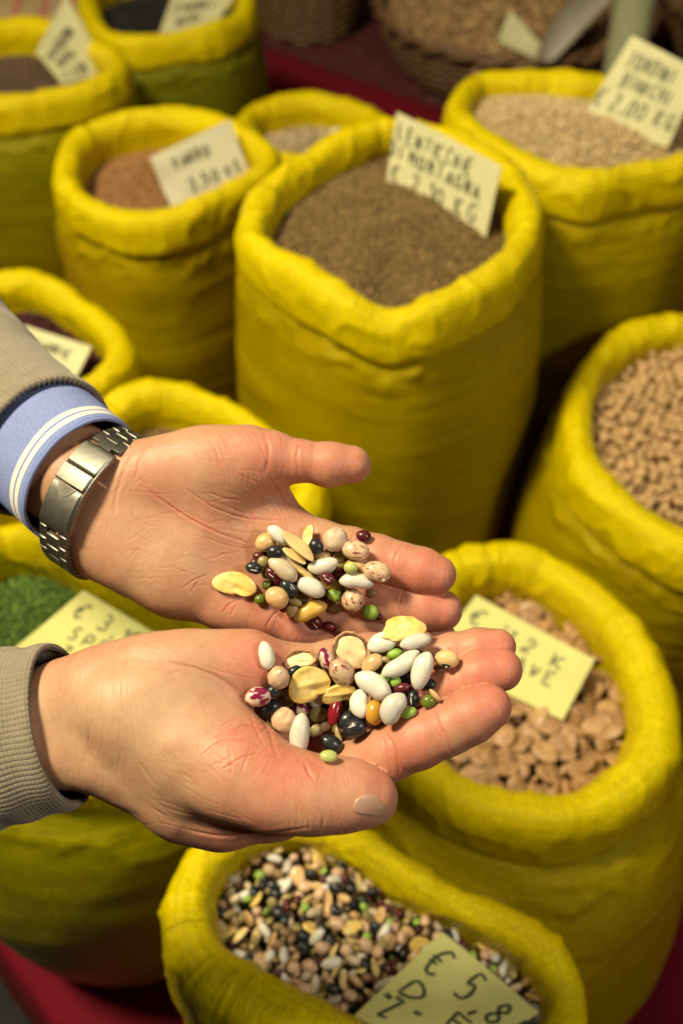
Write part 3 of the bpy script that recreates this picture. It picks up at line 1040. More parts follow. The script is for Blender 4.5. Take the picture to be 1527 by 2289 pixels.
price_card('yellow card reading LENTICCHIE DI MONTAGNA stuck upright in the brown lentils', [(868, 408), (1090, 530), (1126, 372), (891, 250)], hz('lentil', 0.004), (0.0, 0.45, 0.9),
           [('LENTICCHIE', 0.05, 0.66, 0.20, 0.083), ('DI MONTAGNA', 0.0, 0.42, 0.19, 0.090), ('€ 2,10 KG', 0.04, 0.08, 0.25, 0.125)], CARD_P, width=0.0027, curve=0.003)
price_card('yellow card lettered TONDINI BIANCHI stuck in the small white beans', [(1300, 265), (1490, 330), (1570, 160), (1412, 78)], hz('white', 0.022), (0.25, 0.4, 0.9),
           [('TONDINI', 0.13, 0.70, 0.16, 0.105), ('BIANCHI', 0.2, 0.48, 0.16, 0.105), ('€ 2,00 KG', 0.02, 0.2, 0.2, 0.13)], CARD_P, INK2, width=0.0030, curve=-0.004)
price_card('off white card leaning on the rim of the farro sack', [(385, 468), (560, 395), (512, 268), (334, 352)], hz('farro', 0.012), (0.0, 0.55, 0.8),
           [('FARRO', 0.22, 0.62, 0.16, 0.09), ('2,50 KG', 0.30, 0.16, 0.2, 0.11)], CARD_W, INK2, 0.0034)
price_card('pale card standing in the grey brown seeds of the corner sack', [(140, 190), (242, 160), (148, -12), (80, 118)], hz('brown', 0.01), (-0.2, 0.45, 0.9),
           [('LENTICCHIA', 0.12, 0.62, 0.13, 0.075), ('NERA', 0.2, 0.38, 0.13, 0.1), ('€ 3,50', 0.16, 0.1, 0.15, 0.1)], CARD_P, INK2, 0.004)
price_card('pale card standing in the heap of black beans', [(350, 92), (470, 70), (540, -30), (385, -10)], hz('black', 0.004), (0.1, 0.5, 0.85),
           [('FAGIOLI', 0.15, 0.6, 0.17, 0.1), ('NERI', 0.25, 0.3, 0.17, 0.11)], CARD_P, INK2, 0.004)
price_card('pale card lying on the dark maroon beans beside the sleeve', [(-60, 880), (150, 885), (205, 775), (55, 727)], hz('maroon', 0.012), (0.0, 0.95, 0.30),
           [('FAGIOLI', 0.3, 0.72, 0.13, 0.07), ('ROSSI', 0.34, 0.45, 0.13, 0.075), ('€', 0.72, 0.66, 0.14, 0.1)], CARD_P, INK2, 0.0032)
price_card('yellow card lying on the green split peas behind the sweater cuff', [(40, 1452), (320, 1590), (372, 1430), (192, 1322)], hz('pea', 0.017), (0.0, 0.9, 0.42),
           [('€ 3,10', 0.10, 0.68, 0.20, 0.16), ('SPEZ', 0.22, 0.40, 0.17, 0.13), ('ZATI', 0.26, 0.18, 0.15, 0.13)], CARD_Y, INK2, 0.0022, curve=0.004)
price_card('yellow card lying on the flat brown fava beans beside the fingertips', [(960, 1470), (1258, 1610), (1330, 1475), (1065, 1332)], hz('fava', 0.020), (0.0, 0.92, 0.36),
           [("€ '1,2 K", 0.06, 0.64, 0.20, 0.15), ('FAVE', 0.40, 0.36, 0.18, 0.12)], CARD_Y, INK2, 0.0024, curve=0.003)
price_card('yellow card stuck in the mixed beans of the nearest sack', [(795, 2268), (1010, 2400), (1205, 2262), (990, 2082)], hz('mixed', 0.016), (0.0, 0.92, 0.36),
           [('€ 5,80', 0.10, 0.62, 0.28, 0.22), ('D E', 0.13, 0.38, 0.17, 0.30), ("'Z'", 0.05, 0.10, 0.2, 0.2)], CARD_Y, INK, 0.0022, curve=0.004)
price_card('blank end of a pale card beside the pale beans behind the lentil sack', [(735, 322), (800, 318), (790, 284), (738, 288)], hz('pale', 0.01), (0.0, 0.5, 0.85), [], CARD_W)

# ------------------------------------------------------------------ things behind: wicker baskets, scoop, post, striped cloth
WICKER = NT('wicker')
_w = WICKER.noise(60, 4, 0.6)
WICKER.to(WICKER.ramp(_w, [(0.3, (0.085, 0.042, 0.016)), (0.7, (0.22, 0.12, 0.05))]), 'Base Color')
WICKER.b.inputs['Roughness'].default_value = 0.55
WICKER.bump(WICKER.noise(300, 3), 0.4, 0.001)


def tube(path, r, closed, nseg=8, taper=None):
    path = np.asarray(path, float)
    n = len(path)
    T = np.roll(path, -1, 0) - np.roll(path, 1, 0) if closed else np.gradient(path, axis=0)
    T /= np.linalg.norm(T, axis=1)[:, None]
    ref = np.array([0, 0, 1.0]) if abs(T[:, 2]).max() < 0.9 else np.array([1.0, 0, 0])
    A = np.cross(T, ref)
    A /= np.maximum(np.linalg.norm(A, axis=1), 1e-6)[:, None]
    B = np.cross(T, A)
    rr_ = (np.full(n, r) if np.isscalar(r) else np.asarray(r))
    th = np.linspace(0, 2 * np.pi, nseg, endpoint=False)
    V = path[:, None, :] + rr_[:, None, None] * (np.cos(th)[None, :, None] * A[:, None, :] + np.sin(th)[None, :, None] * B[:, None, :])
    V = V.reshape(-1, 3)
    F = grid_faces(nseg, n + (1 if closed else 0))
    F = F % (n * nseg)
    return V, F


def basket(label, cx, cy, R, z0, h, flare, seed, nst=26):
    root = empty('wicker_basket', (cx, cy, z0))
    tag(root, label, 'basket', 'wicker baskets behind the sacks')
    rows = max(5, int(h / 0.011))
    th = np.linspace(0, 2 * np.pi, nst * 6, endpoint=False)
    for i in range(rows):
        t = i / (rows - 1)
        r = R * (1 - flare + flare * t ** 0.7) + 0.005 * np.sin(th * nst / 2 + (i % 2) * math.pi)
        p = np.column_stack([cx + r * np.cos(th), cy + r * np.sin(th), np.full(len(th), z0 + 0.008 + (h - 0.012) * t)])
        V, F = tube(p, 0.0062, True, 6)
        adopt(obj('strand', make_mesh('strand', V, F), WICKER.m), root)
    for k in range(2):
        ph = th * 14 + k * math.pi
        r = R + 0.006 + 0.008 * np.cos(ph)
        p = np.column_stack([cx + r * np.cos(th), cy + r * np.sin(th), z0 + h + 0.006 + 0.008 * np.sin(ph)])
        V, F = tube(p, 0.010, True, 8)
        adopt(obj('rim_braid', make_mesh('rim_braid', V, F), WICKER.m), root)
    for k in range(nst):
        a = 2 * math.pi * k / nst
        p = [(cx + R * (1 - flare + flare * t ** 0.7) * math.cos(a), cy + R * (1 - flare + flare * t ** 0.7) * math.sin(a), z0 + 0.004 + h * t) for t in np.linspace(0, 1, 6)]
        V, F = tube(p, 0.0045, False, 6)
        adopt(obj('stake', make_mesh('stake', V, F), WICKER.m), root)
    c = [(cx + R * (1 - flare) * math.cos(a), cy + R * (1 - flare) * math.sin(a), z0 + 0.008) for a in th]
    adopt(obj('base', make_mesh('base', c, [list(range(len(c)))], False), WICKER.m), root)
    return root


class RoundHeap:
    def __init__(self, cx, cy, R, z, dome, seed):
        self.c, self.Rr, self.z, self.dome, self.seed = np.array([cx, cy]), R, z, dome, seed
        self.R = np.array([R])
        self.th3, self.R3 = np.array([-10.0, 10.0]), np.array([R, R])

    def rho(self, xy):
        return np.linalg.norm(xy - self.c, axis=1) / self.Rr

    height = lambda self, xy: self.z + self.dome * (1 - self.rho(xy) ** 2) + 0.008 * vnoise(np.column_stack([xy * 12, np.full(len(xy), self.seed)]))
    points = Heap.points


basket('large wicker basket heaped with brown nuts behind the lentil sack', 0.43, 2.62, 0.335, 0.008, 0.145, 0.22, 1)
grain_heap('nut_heap', 'heap of brown nuts in the large wicker basket', RoundHeap(0.43, 2.62, 0.315, 0.125, 0.05, 3.0), 0.020, 0.027, (1, 0.8, 0.8), [(0.34, 0.20, 0.085), (0.26, 0.14, 0.06), (0.42, 0.27, 0.12)], 21, sub=2)
_sb = on_plane(690, 108, 0.0)
basket('small dark wicker basket at the top edge behind the black bean sack', _sb[0], _sb[1] + 0.125, 0.14, 0.008, 0.17, 0.12, 2, 20)
basket('wicker basket of brown nuts beyond the stall post', 1.13, 2.66, 0.30, 0.008, 0.14, 0.2, 3)
grain_heap('nut_heap', 'heap of dark brown nuts in the basket beyond the post', RoundHeap(1.13, 2.66, 0.28, 0.12, 0.05, 5.0), 0.022, 0.029, (1, 0.8, 0.8), [(0.20, 0.11, 0.05), (0.15, 0.08, 0.035)], 22, sub=2)
price_card('small blank pale card tilted in the nuts of the large basket', [(1112, 92), (1196, 132), (1220, 110), (1140, 22)], 0.16, (0.1, 0.6, 0.7), [], CARD_P)

# fabric wrapped post
POST = simple_mat('grey_green_post', (0.30, 0.31, 0.17), 0.7, 0.3, 0.12, 30)
pa, pb = at(1385, 200, 2.10), at(1432, -60, 2.05)
pdv = (pb - pa) / np.linalg.norm(pb - pa)
tt = np.linspace((0.01 - pa[2]) / pdv[2], 1.6, 40)
ppath = pa + tt[:, None] * pdv
ppr = 0.040 + 0.003 * np.sin(tt * 9)
V, F = tube(ppath, ppr, False, 24)
o = obj('stall_post', make_mesh('stall_post', V, F), POST)
tag(o, 'pale grey green post rising behind the sack of small white beans', 'post')

# plastic scoop lying on the nuts
SCOOP = simple_mat('milky_plastic', (0.50, 0.45, 0.36), 0.35, 0.5, 0.06, 20)
sa, sb, sc_ = at(1225, 140, 2.24), at(1275, 70, 2.28), at(1375, -40, 2.38)
axis = spline(np.array([sa, sb, sc_]), 24, closed=False)
V, F = [], []
wdt = 0.02 + 0.032 * np.sin(np.linspace(0.35, 2.6, 24))
side = np.array([0.75, 0.25, -0.1])
side /= np.linalg.norm(side)
for i, p in enumerate(axis):
    for sgn in (0.0, 0.0025):
        for j in range(9):
            u = (j / 8 - 0.5) * 2
            V.append(p + side * u * wdt[i] + np.array([0, 0, 1.0]) * (0.022 * u * u + sgn))
for i in range(23):
    for layer in (0, 9):
        for j in range(8):
            a = i * 18 + layer + j
            F.append((a, a + 1, a + 19, a + 18))
    for j in (0, 8):
        a = i * 18 + j
        F.append((a, a + 18, a + 27, a + 9))
o = obj('scoop', make_mesh('scoop', V, F), SCOOP)
tag(o, 'milky white plastic scoop lying on the nuts beside the post', 'scoop')

# pale striped cloth in the far left corner
k = NT('striped_paper')
_tc2 = k.n('ShaderNodeTexCoord')
_wv = k.n('ShaderNodeTexWave', Scale=5.0, Distortion=0.6)
k.l(_tc2, 'Object', _wv, 'Vector')
k.to(k.ramp((_wv, 1), [(0.80, (0.46, 0.32, 0.16)), (0.92, (0.50, 0.16, 0.12))]), 'Base Color')
k.b.inputs['Roughness'].default_value = 0.8
c0 = at(20, -30, 2.5)
g = np.linspace(-1, 1, 40)
GX, GY = np.meshgrid(g, g)
hgt = c0[2] * np.clip((1 - GX ** 8) * (1 - GY ** 8), 0, 1) ** 0.4 + 0.01 * vnoise(np.stack([GX * 3, GY * 3, 0 * GX], -1))
V = np.column_stack([c0[0] + GX.ravel() * 0.34, c0[1] + 0.12 + GY.ravel() * 0.30, np.maximum(hgt.ravel(), 0.006)])
o = obj('flour_bag', make_mesh('flour_bag', V, grid_faces(40, 40, False)), k.m)
tag(o, 'beige bag with pink stripes lying in the far left corner', 'bag')
# ------------------------------------------------------------------ hands: smooth implicit surfaces, meshed with surface nets
def smin(a, b, k):
    h = np.maximum(k - np.abs(a - b), 0) / k
    return np.minimum(a, b) - h * h * k * 0.25


def rcone(P, a, b, ra, rb):
    ba = b - a
    t = np.clip(((P - a) @ ba) / max(ba @ ba, 1e-12), 0, 1)
    return np.linalg.norm(P - a - t[:, None] * ba, axis=1) - (ra + t * (rb - ra))


def ellip(P, c, R, rad):
    q = (P - c) @ R
    k0 = np.linalg.norm(q / rad, axis=1)
    k1 = np.linalg.norm(q / (rad * rad), axis=1)
    return k0 * (k0 - 1) / np.maximum(k1, 1e-9)


class Hand:
    """nodes are (px, py, cm towards the camera, radius in photo pixels)"""

    def __init__(self, d0):
        self.d0 = d0
        self.palm, self.fingers = [], []

    def node(self, n):
        dep = self.d0 - n[2] * 0.01
        return camp(n[0], n[1], dep), n[3] * dep / FPX

    def chain(self, nodes):
        N = [self.node(n) for n in nodes]
        return [('c', N[i][0], N[i + 1][0], N[i][1], N[i + 1][1]) for i in range(len(N) - 1)]

    def palm_chain(self, nodes):
        self.palm += self.chain(nodes)

    def pad(self, px, py, z, rad_px, ang, tilt=(0, 0)):
        c, s = self.node((px, py, z, 1.0))
        R = Matrix.Rotation(math.radians(-ang), 3, 'Z') @ Matrix.Rotation(math.radians(tilt[0]), 3, 'X') @ Matrix.Rotation(math.radians(tilt[1]), 3, 'Y')
        self.palm.append(('e', c, np.array(R), np.array(rad_px) * s))

    def finger(self, nodes, k=0.009, pads=()):
        n0 = len(self.palm)
        for p in pads:
            self.pad(*p)
        extra = self.palm[n0:]
        del self.palm[n0:]
        self.fingers.append((extra + self.chain(nodes), k))

    @staticmethod
    def prim(P, p):
        return rcone(P, *p[1:]) if p[0] == 'c' else ellip(P, *p[1:])

    def sdf(self, P):
        d = None
        for p in self.palm:
            q = self.prim(P, p)
            d = q if d is None else smin(d, q, 0.010)
        out = d
        for ch, k in self.fingers:
            f, f_pad = None, False
            for p in ch:
                q = self.prim(P, p)
                f = q if f is None else smin(f, q, 0.012 if p[0] == 'e' or f_pad else 0.003)
                f_pad = f_pad or p[0] == 'e'
            out = smin(out, smin(d, f, k), 0.0007)
        return out

    def bounds(self):
        lo, hi = np.full(3, 9.0), np.full(3, -9.0)
        for p in self.palm + [q for ch, _ in self.fingers for q in ch]:
            if p[0] == 'c':
                for c, r in ((p[1], p[3]), (p[2], p[4])):
                    lo, hi = np.minimum(lo, c - r), np.maximum(hi, c + r)
            else:
                r = p[3].max()
                lo, hi = np.minimum(lo, p[1] - r), np.maximum(hi, p[1] + r)
        return lo - 0.006, hi + 0.006

    def mesh(self, h):
        lo, hi = self.bounds()
        H = 4 * h
        nc = np.ceil((hi - lo) / H).astype(int) + 1
        ax = [lo[i] + H * np.arange(nc[i]) for i in range(3)]
        G = np.stack(np.meshgrid(*ax, indexing='ij'), -1).reshape(-1, 3)
        C = self.sdf(G).reshape(nc)
        F = C
        for a in range(3):
            F = np.repeat(F, 4, axis=a)
        F = F.astype(np.float32)
        org = lo - 1.5 * h                      # each coarse point sits in the middle of its 4x4x4 block
        act = np.argwhere(np.abs(F) < 1.7 * H)
        P = org + act * h
        vals = np.concatenate([self.sdf(c) for c in np.array_split(P, max(1, len(P) // 200000))])
        F[act[:, 0], act[:, 1], act[:, 2]] = vals
        V, Q = surface_nets(F, org, h)
        d, g = self.grad(V)
        V = V - g * np.clip(d, -h, h)[:, None]
        return V, Q, g

    def grad(self, V):
        e = 0.0004
        d = self.sdf(V)
        g = np.stack([self.sdf(V + np.eye(3)[i] * e) - self.sdf(V - np.eye(3)[i] * e) for i in range(3)], 1)
        g /= np.maximum(np.linalg.norm(g, axis=1), 1e-9)[:, None]
        return d, g


def surface_nets(F, org, h):
    S = F < 0
    nx, ny, nz = F.shape
    cs = np.zeros((nx - 1, ny - 1, nz - 1), dtype=np.int8)
    for dx in (0, 1):
        for dy in (0, 1):
            for dz in (0, 1):
                cs += S[dx:nx - 1 + dx, dy:ny - 1 + dy, dz:nz - 1 + dz]
    cells = np.argwhere((cs > 0) & (cs < 8))
    cid = np.full(cs.shape, -1, dtype=np.int32)
    cid[cells[:, 0], cells[:, 1], cells[:, 2]] = np.arange(len(cells))
    corners = [(a, b, c) for a in (0, 1) for b in (0, 1) for c in (0, 1)]
    val = {c: F[cells[:, 0] + c[0], cells[:, 1] + c[1], cells[:, 2] + c[2]] for c in corners}
    acc = np.zeros((len(cells), 3))
    cnt = np.zeros(len(cells))
    for c in corners:
        for a in range(3):
            if c[a]:
                continue
            e = list(c)
            e[a] = 1
            v0, v1 = val[c], val[tuple(e)]
            m = (v0 < 0) != (v1 < 0)
            t = np.where(m, v0 / np.where(m, v0 - v1, 1), 0)
            p = np.array(c, dtype=float)[None, :].repeat(len(cells), 0)
            p[:, a] = t
            acc += p * m[:, None]
            cnt += m
    V = org + (cells + acc / np.maximum(cnt, 1)[:, None]) * h
    quads = []
    for a in range(3):
        b, c = (a + 1) % 3, (a + 2) % 3
        s0 = [slice(None)] * 3
        s1 = [slice(None)] * 3
        s0[a] = slice(0, F.shape[a] - 1)
        s1[a] = slice(1, F.shape[a])
        e = np.argwhere(S[tuple(s0)] != S[tuple(s1)])
        ok = (e[:, b] > 0) & (e[:, c] > 0) & (e[:, b] < F.shape[b] - 1) & (e[:, c] < F.shape[c] - 1)
        e = e[ok]
        q = []
        for db, dc in ((-1, -1), (0, -1), (0, 0), (-1, 0)):
            p = e.copy()
            p[:, b] += db
            p[:, c] += dc
            q.append(cid[p[:, 0], p[:, 1], p[:, 2]])
        q = np.stack(q, 1)
        flip = ~S[e[:, 0], e[:, 1], e[:, 2]]
        q[flip] = q[flip][:, ::-1]
        quads.append(q)
    Q = np.concatenate(quads)
    return V, Q[(Q >= 0).all(1)]


def seg_dist(px, py, line):
    """distance to a polyline in photo pixels, and where along it (0..1)"""
    best = np.full(len(px), 1e9)
    at_ = np.zeros(len(px))
    n = len(line) - 1
    for k, ((x0, y0), (x1, y1)) in enumerate(zip(line[:-1], line[1:])):
        dx, dy = x1 - x0, y1 - y0
        t = np.clip(((px - x0) * dx + (py - y0) * dy) / (dx * dx + dy * dy + 1e-9), 0, 1)
        d = np.hypot(px - x0 - t * dx, py - y0 - t * dy)
        m = d < best
        best = np.where(m, d, best)
        at_ = np.where(m, (k + t) / n, at_)
    return best, at_


def subdivide(V, N, Q):
    """each quad into four"""
    e = np.concatenate([Q[:, [0, 1]], Q[:, [1, 2]], Q[:, [2, 3]], Q[:, [3, 0]]])
    e.sort(axis=1)
    key = e[:, 0].astype(np.int64) * len(V) + e[:, 1]
    u, inv = np.unique(key, return_inverse=True)
    inv = inv.reshape(4, len(Q)).T + len(V)
    ea, eb = u // len(V), u % len(V)
    fc = np.arange(len(Q)) + len(V) + len(u)
    V2 = np.concatenate([V, (V[ea] + V[eb]) / 2, V[Q].mean(1)])
    N2 = np.concatenate([N, N[ea] + N[eb], N[Q].sum(1)])
    N2 /= np.linalg.norm(N2, axis=1)[:, None]
    Q2 = np.concatenate([np.stack([Q[:, i], inv[:, i], fc, inv[:, i - 1]], 1) for i in range(4)])
    return V2, N2, Q2


COARSE = {}


def hand_object(name, hand, creases, blobs, fields, h, mat):
    V, Q, N = hand.mesh(h)
    COARSE[name] = (to_world(V), Q)
    V, N, Q = subdivide(V, N, Q)
    px = V[:, 0] / -V[:, 2] * FPX + PW / 2
    py = PH / 2 - V[:, 1] / -V[:, 2] * FPX
    view = -V / np.linalg.norm(V, axis=1)[:, None]
    facing = np.clip((N * view).sum(1) * 4, 0, 1)
    red = np.zeros(len(V))
    disp = np.zeros(len(V))
    rng = np.random.RandomState(len(name))
    lines = [(np.array(l, float), w * 0.6, dp * 0.8, am * 0.95) for l, w, dp, am in creases]
    for x0, y0, x1, y1, ang, spread, n, ln, dp, am in fields:          # fine wrinkles scattered over a patch
        for _ in range(n):
            cx, cy = rng.uniform(x0, x1), rng.uniform(y0, y1)
            a = math.radians(ang + rng.normal(0, spread))
            L_ = ln * rng.uniform(0.4, 1.3) / 2
            bend = rng.normal(0, 0.12) * L_
            d = np.array([math.cos(a), math.sin(a)])
            p = np.array([cx, cy])
            lines.append((np.array([p - d * L_, p + np.array([-d[1], d[0]]) * bend, p + d * L_]), rng.uniform(1.3, 2.0), dp * 1.3 * rng.uniform(0.5, 1.3), am * 1.3 * rng.uniform(0.4, 1.4)))
    wob = vnoise(np.column_stack([px * 0.05, py * 0.05, 0 * px])) * 2.0
    for line, w, depth, amt in lines:
        if len(line) > 2:
            line = spline(line, 20, closed=False)
        lo, hi = line.min(0) - 7 * w - 4, line.max(0) + 7 * w + 4
        m = np.nonzero((px > lo[0]) & (px < hi[0]) & (py > lo[1]) & (py < hi[1]))[0]
        if not len(m):
            continue
        d, t = seg_dist(px[m] + wob[m], py[m] + wob[m] * 0.7, line)
        amp = np.clip(np.sin(np.pi * np.clip(t, 0.02, 0.98)), 0, 1) ** 0.5 * facing[m]
        disp[m] -= depth * 0.001 * np.exp(-(d / w) ** 2) * amp
        disp[m] += depth * 0.0003 * np.exp(-((d - 2.8 * w) / (1.9 * w)) ** 2) * amp
        red[m] += amt * (0.7 * np.exp(-(d / (1.3 * w)) ** 2) + 0.3 * np.exp(-(d / (4 * w)) ** 2)) * amp
    for bx, by, br, amt in blobs:
        red += (amt * 1.35 if amt > 0 else amt) * np.exp(-((px - bx) ** 2 + (py - by) ** 2) / (br * br)) * facing
    disp += 0.0005 * vnoise(V * 60) + 0.00014 * vnoise(V * 150 + 9)
    red += 0.16 + 0.24 * vnoise(V * 45 + 3) + 0.16 * vnoise(V * 120 + 7) + 0.10 * vnoise(V * 330 + 5)
    V = V + N * disp[:, None]
    me = make_mesh(name, to_world(V), Q)
    set_attr(me, 'red', np.clip(red, -1, 1))
    if me.polygons and Vector(me.polygons[0].normal).dot(Vector(ROT @ N[Q[0][0]])) < 0:
        me.flip_normals()
    return obj(name, me, mat)


def skin_material():
    k = NT('skin')
    big = k.noise(38, 4, 0.6)
    fine = k.noise(260, 4, 0.65)
    base = k.ramp(big, [(0.25, (0.42, 0.205, 0.118)), (0.75, (0.49, 0.285, 0.17))])
    a = k.attr('red')
    rp = k.math('MAXIMUM', (a, 2), 0.0)
    c = k.mix(rp, base, (0.50, 0.15, 0.10))
    yl = k.math('MULTIPLY', (a, 2), -1.0)
    c = k.mix(k.math('MAXIMUM', yl, 0.0), c, (0.52, 0.36, 0.20))
    c = k.mix(0.16, c, k.ramp(fine, [(0.3, (0.42, 0.2, 0.1)), (0.7, (0.75, 0.46, 0.28))]), 'MIX')
    k.to(c, 'Base Color')
    k.b.inputs['Roughness'].default_value = 0.5
    k.b.inputs['Specular IOR Level'].default_value = 0.42
    k.b.inputs['Subsurface Weight'].default_value = 0.3
    k.b.inputs['Subsurface Radius'].default_value = (0.006, 0.0022, 0.0011)
    k.b.inputs['Subsurface Scale'].default_value = 1.0
    # fine skin lines: two directions of faint, stretched grain
    g1 = k.noise(1100, 3, 0.6, stretch=(1.0, 0.22, 0.5))
    b1 = k.bump(g1, 0.26, 0.0003)
    g2 = k.noise(800, 3, 0.6, stretch=(0.3, 1.0, 0.6))
    k.bump(g2, 0.24, 0.0003, b1)
    return k.m


SKIN = skin_material()

# left hand: palm up, thumb on the far side, fingers to the right
UD = 0.500
L = Hand(UD)
L.palm_chain([(40, 965, -7.0, 95), (150, 1055, -3.2, 108), (245, 1130, -1.5, 92)])
L.palm_chain([(262, 1062, -1.5, 78), (300, 1075, -1.0, 80), (360, 1075, -0.8, 78)])
L.palm_chain([(222, 1196, -1.6, 80), (300, 1235, -1.1, 84)])
L.palm_chain([(270, 1110, -1.4, 84), (470, 1130, -1.2, 80), (640, 1205, -1.3, 58)])
L.palm_chain([(250, 1140, -1.4, 84), (460, 1190, -1.3, 80), (620, 1262, -1.4, 57)])
L.palm_chain([(240, 1180, -1.4, 84), (430, 1250, -1.2, 76), (590, 1315, -1.2, 55)])
L.palm_chain([(230, 1210, -1.4, 76), (390, 1296, -0.9, 74), (520, 1356, -0.7, 52)])
L.pad(455, 1052, 0.0, (165, 88, 66), 4, (0, 0))            # ball of the thumb
L.pad(330, 1228, -0.3, (150, 92, 60), 31)                    # heel of the hand
L.pad(600, 1135, -1.3, (70, 60, 42), 50)                     # web towards the thumb
L.finger([(470, 1030, -0.2, 66), (560, 1016, -0.1, 60), (612, 1018, 0.0, 52), (672, 1030, 0.1, 45), (735, 1040, 0.1, 49), (787, 1040, 0.0, 43)], 0.014)
L.finger([(640, 1205, -1.3, 56), (715, 1218, -1.0, 55), (785, 1234, -0.7, 54), (845, 1250, -0.4, 54), (898, 1262, -0.1, 50), (942, 1275, 0.1, 51), (974, 1285, 0.2, 46)], 0.010)
L.finger([(620, 1262, -1.4, 55), (720, 1300, -1.3, 51), (800, 1328, -1.0, 52), (860, 1340, -0.8, 52), (900, 1348, -0.6, 49), (950, 1358, -0.4, 51), (988, 1364, -0.3, 46)], 0.010)
L.finger([(590, 1315, -1.3, 53), (690, 1362, -1.2, 49), (780, 1392, -1.4, 47), (850, 1404, -1.4, 46), (900, 1412, -1.3, 43), (950, 1420, -1.2, 43), (980, 1425, -1.1, 39)], 0.010)
L.finger([(510, 1352, -0.8, 50), (590, 1378, -0.7, 45), (660, 1402, -0.9, 42), (730, 1420, -1.1, 41), (790, 1436, -1.3, 39), (835, 1446, -1.4, 37)], 0.010)
L_CREASES = [
    ([(318, 1088), (380, 1130), (440, 1168), (500, 1196), (560, 1214)], 3.5, 0.55, 0.75),
    ([(402, 1084), (440, 1110), (490, 1140), (560, 1160), (640, 1165)], 2.8, 0.45, 0.55),
    ([(455, 1200), (520, 1222), (590, 1228)], 2.5, 0.25, 0.3),
    ([(605, 1062), (612, 1084), (632, 1110), (662, 1138)], 4.0, 0.5, 0.5),
    ([(668, 988), (664, 1030), (670, 1074)], 4.0, 0.55, 0.45),
    ([(592, 972), (600, 1010), (594, 1060)], 6.0, 0.5, 0.35),
    ([(580, 990), (596, 1030), (610, 1060)], 3.0, 0.4, 0.5),
    ([(405, 1318), (425, 1302), (470, 1280)], 2.8, 0.4, 0.6),
    ([(446, 1296), (425, 1328)], 2.5, 0.4, 0.7),
    ([(498, 1372), (512, 1352), (535, 1340)], 2.8, 0.5, 0.8),
    ([(515, 1376), (530, 1350)], 2.5, 0.4, 0.7),
    ([(596, 1402), (606, 1380), (625, 1364)], 3.2, 0.55, 0.8),
    ([(462, 1372), (448, 1352)], 2.5, 0.3, 0.5),
    ([(905, 1206), (884, 1250), (886, 1300)], 3.5, 0.5, 0.5),
    ([(906, 1308), (894, 1345), (900, 1390)], 3.2, 0.5, 0.45),
    ([(905, 1395), (900, 1420)], 3, 0.4, 0.4),
    ([(790, 1190), (782, 1230), (792, 1280)], 4, 0.5, 0.4),
    ([(700, 1165), (706, 1200), (700, 1240)], 4, 0.4, 0.3),
    ([(300, 990), (280, 1040), (262, 1100), (255, 1150)], 5, 0.5, 0.15),
    ([(330, 985), (312, 1030), (300, 1075)], 5, 0.35, 0.1),
    ([(360, 1010), (420, 1000), (480, 1015)], 3, 0.2, 0.12),
    ([(470, 990), (500, 1040), (500, 1100)], 3, 0.2, 0.15),
    ([(520, 1000), (545, 1050), (545, 1110)], 3, 0.2, 0.15),
]
L_BLOBS = [(760, 1040, 70, 0.5), (955, 1270, 60, 0.55), (975, 1360, 55, 0.5), (985, 1422, 50, 0.4), (560, 1010, 70, 0.28), (640, 1110, 70, 0.35),
           (540, 1350, 90, 0.3), (660, 1400, 80, 0.45), (830, 1250, 80, 0.25), (820, 1330, 80, 0.25), (430, 1150, 120, 0.18), (240, 1180, 80, 0.12),
           (330, 1230, 120, -0.25), (440, 1030, 90, -0.15)]

# right hand: palm up and cupped, thumb on the near side
RD = 0.455
R = Hand(RD)
R.palm_chain([(-160, 1670, -2.6, 105), (40, 1632, -2.2, 104), (190, 1612, -1.9, 92)])
R.palm_chain([(60, 1575, -2.1, 74), (160, 1552, -1.9, 70), (250, 1535, -1.7, 76), (330, 1515, -1.3, 84)])
R.palm_chain([(70, 1690, -2.1, 74), (175, 1675, -1.8, 78), (280, 1680, -1.5, 86), (400, 1720, -1.2, 100)])
R.palm_chain([(250, 1690, -1.2, 78), (420, 1780, -1.5, 88), (500, 1810, -1.6, 76), (620, 1800, -2.0, 64), (730, 1762, -2.2, 58)])
R.palm_chain([(220, 1620, -1.4, 84), (460, 1680, -2.7, 74), (680, 1665, -3.4, 58)])
R.palm_chain([(220, 1580, -1.4, 84), (440, 1585, -2.8, 74), (660, 1575, -3.2, 54)])
R.palm_chain([(230, 1540, -1.2, 84), (420, 1510, -1.4, 78), (560, 1490, -1.6, 66), (640, 1500, -1.9, 52)])
R.pad(420, 1496, -0.9, (190, 80, 62), -3)                    # heel of the hand
R.finger([(420, 1690, 0.0, 96), (540, 1735, 0.9, 90), (620, 1765, 1.2, 78), (690, 1777, 1.3, 71), (745, 1778, 1.2, 62), (800, 1776, 1.2, 58), (836, 1783, 1.1, 50)], 0.010,
         [(395, 1638, 0.15, (215, 120, 78), 24, (0, 8)), (500, 1692, 0.6, (122, 98, 72), 30)])
R.finger([(730, 1758, -2.2, 60), (800, 1718, -1.3, 64), (870, 1684, -0.5, 62), (935, 1656, 0.1, 63), (1000, 1628, 0.5, 59), (1055, 1600, 0.8, 60), (1090, 1582, 0.9, 52)], 0.010)
R.finger([(680, 1665, -3.4, 58), (790, 1612, -2.8, 57), (870, 1578, -1.6, 54), (940, 1556, -1.3, 53), (1005, 1534, -1.0, 50), (1075, 1506, -0.6, 52), (1120, 1496, -0.5, 48)], 0.010)
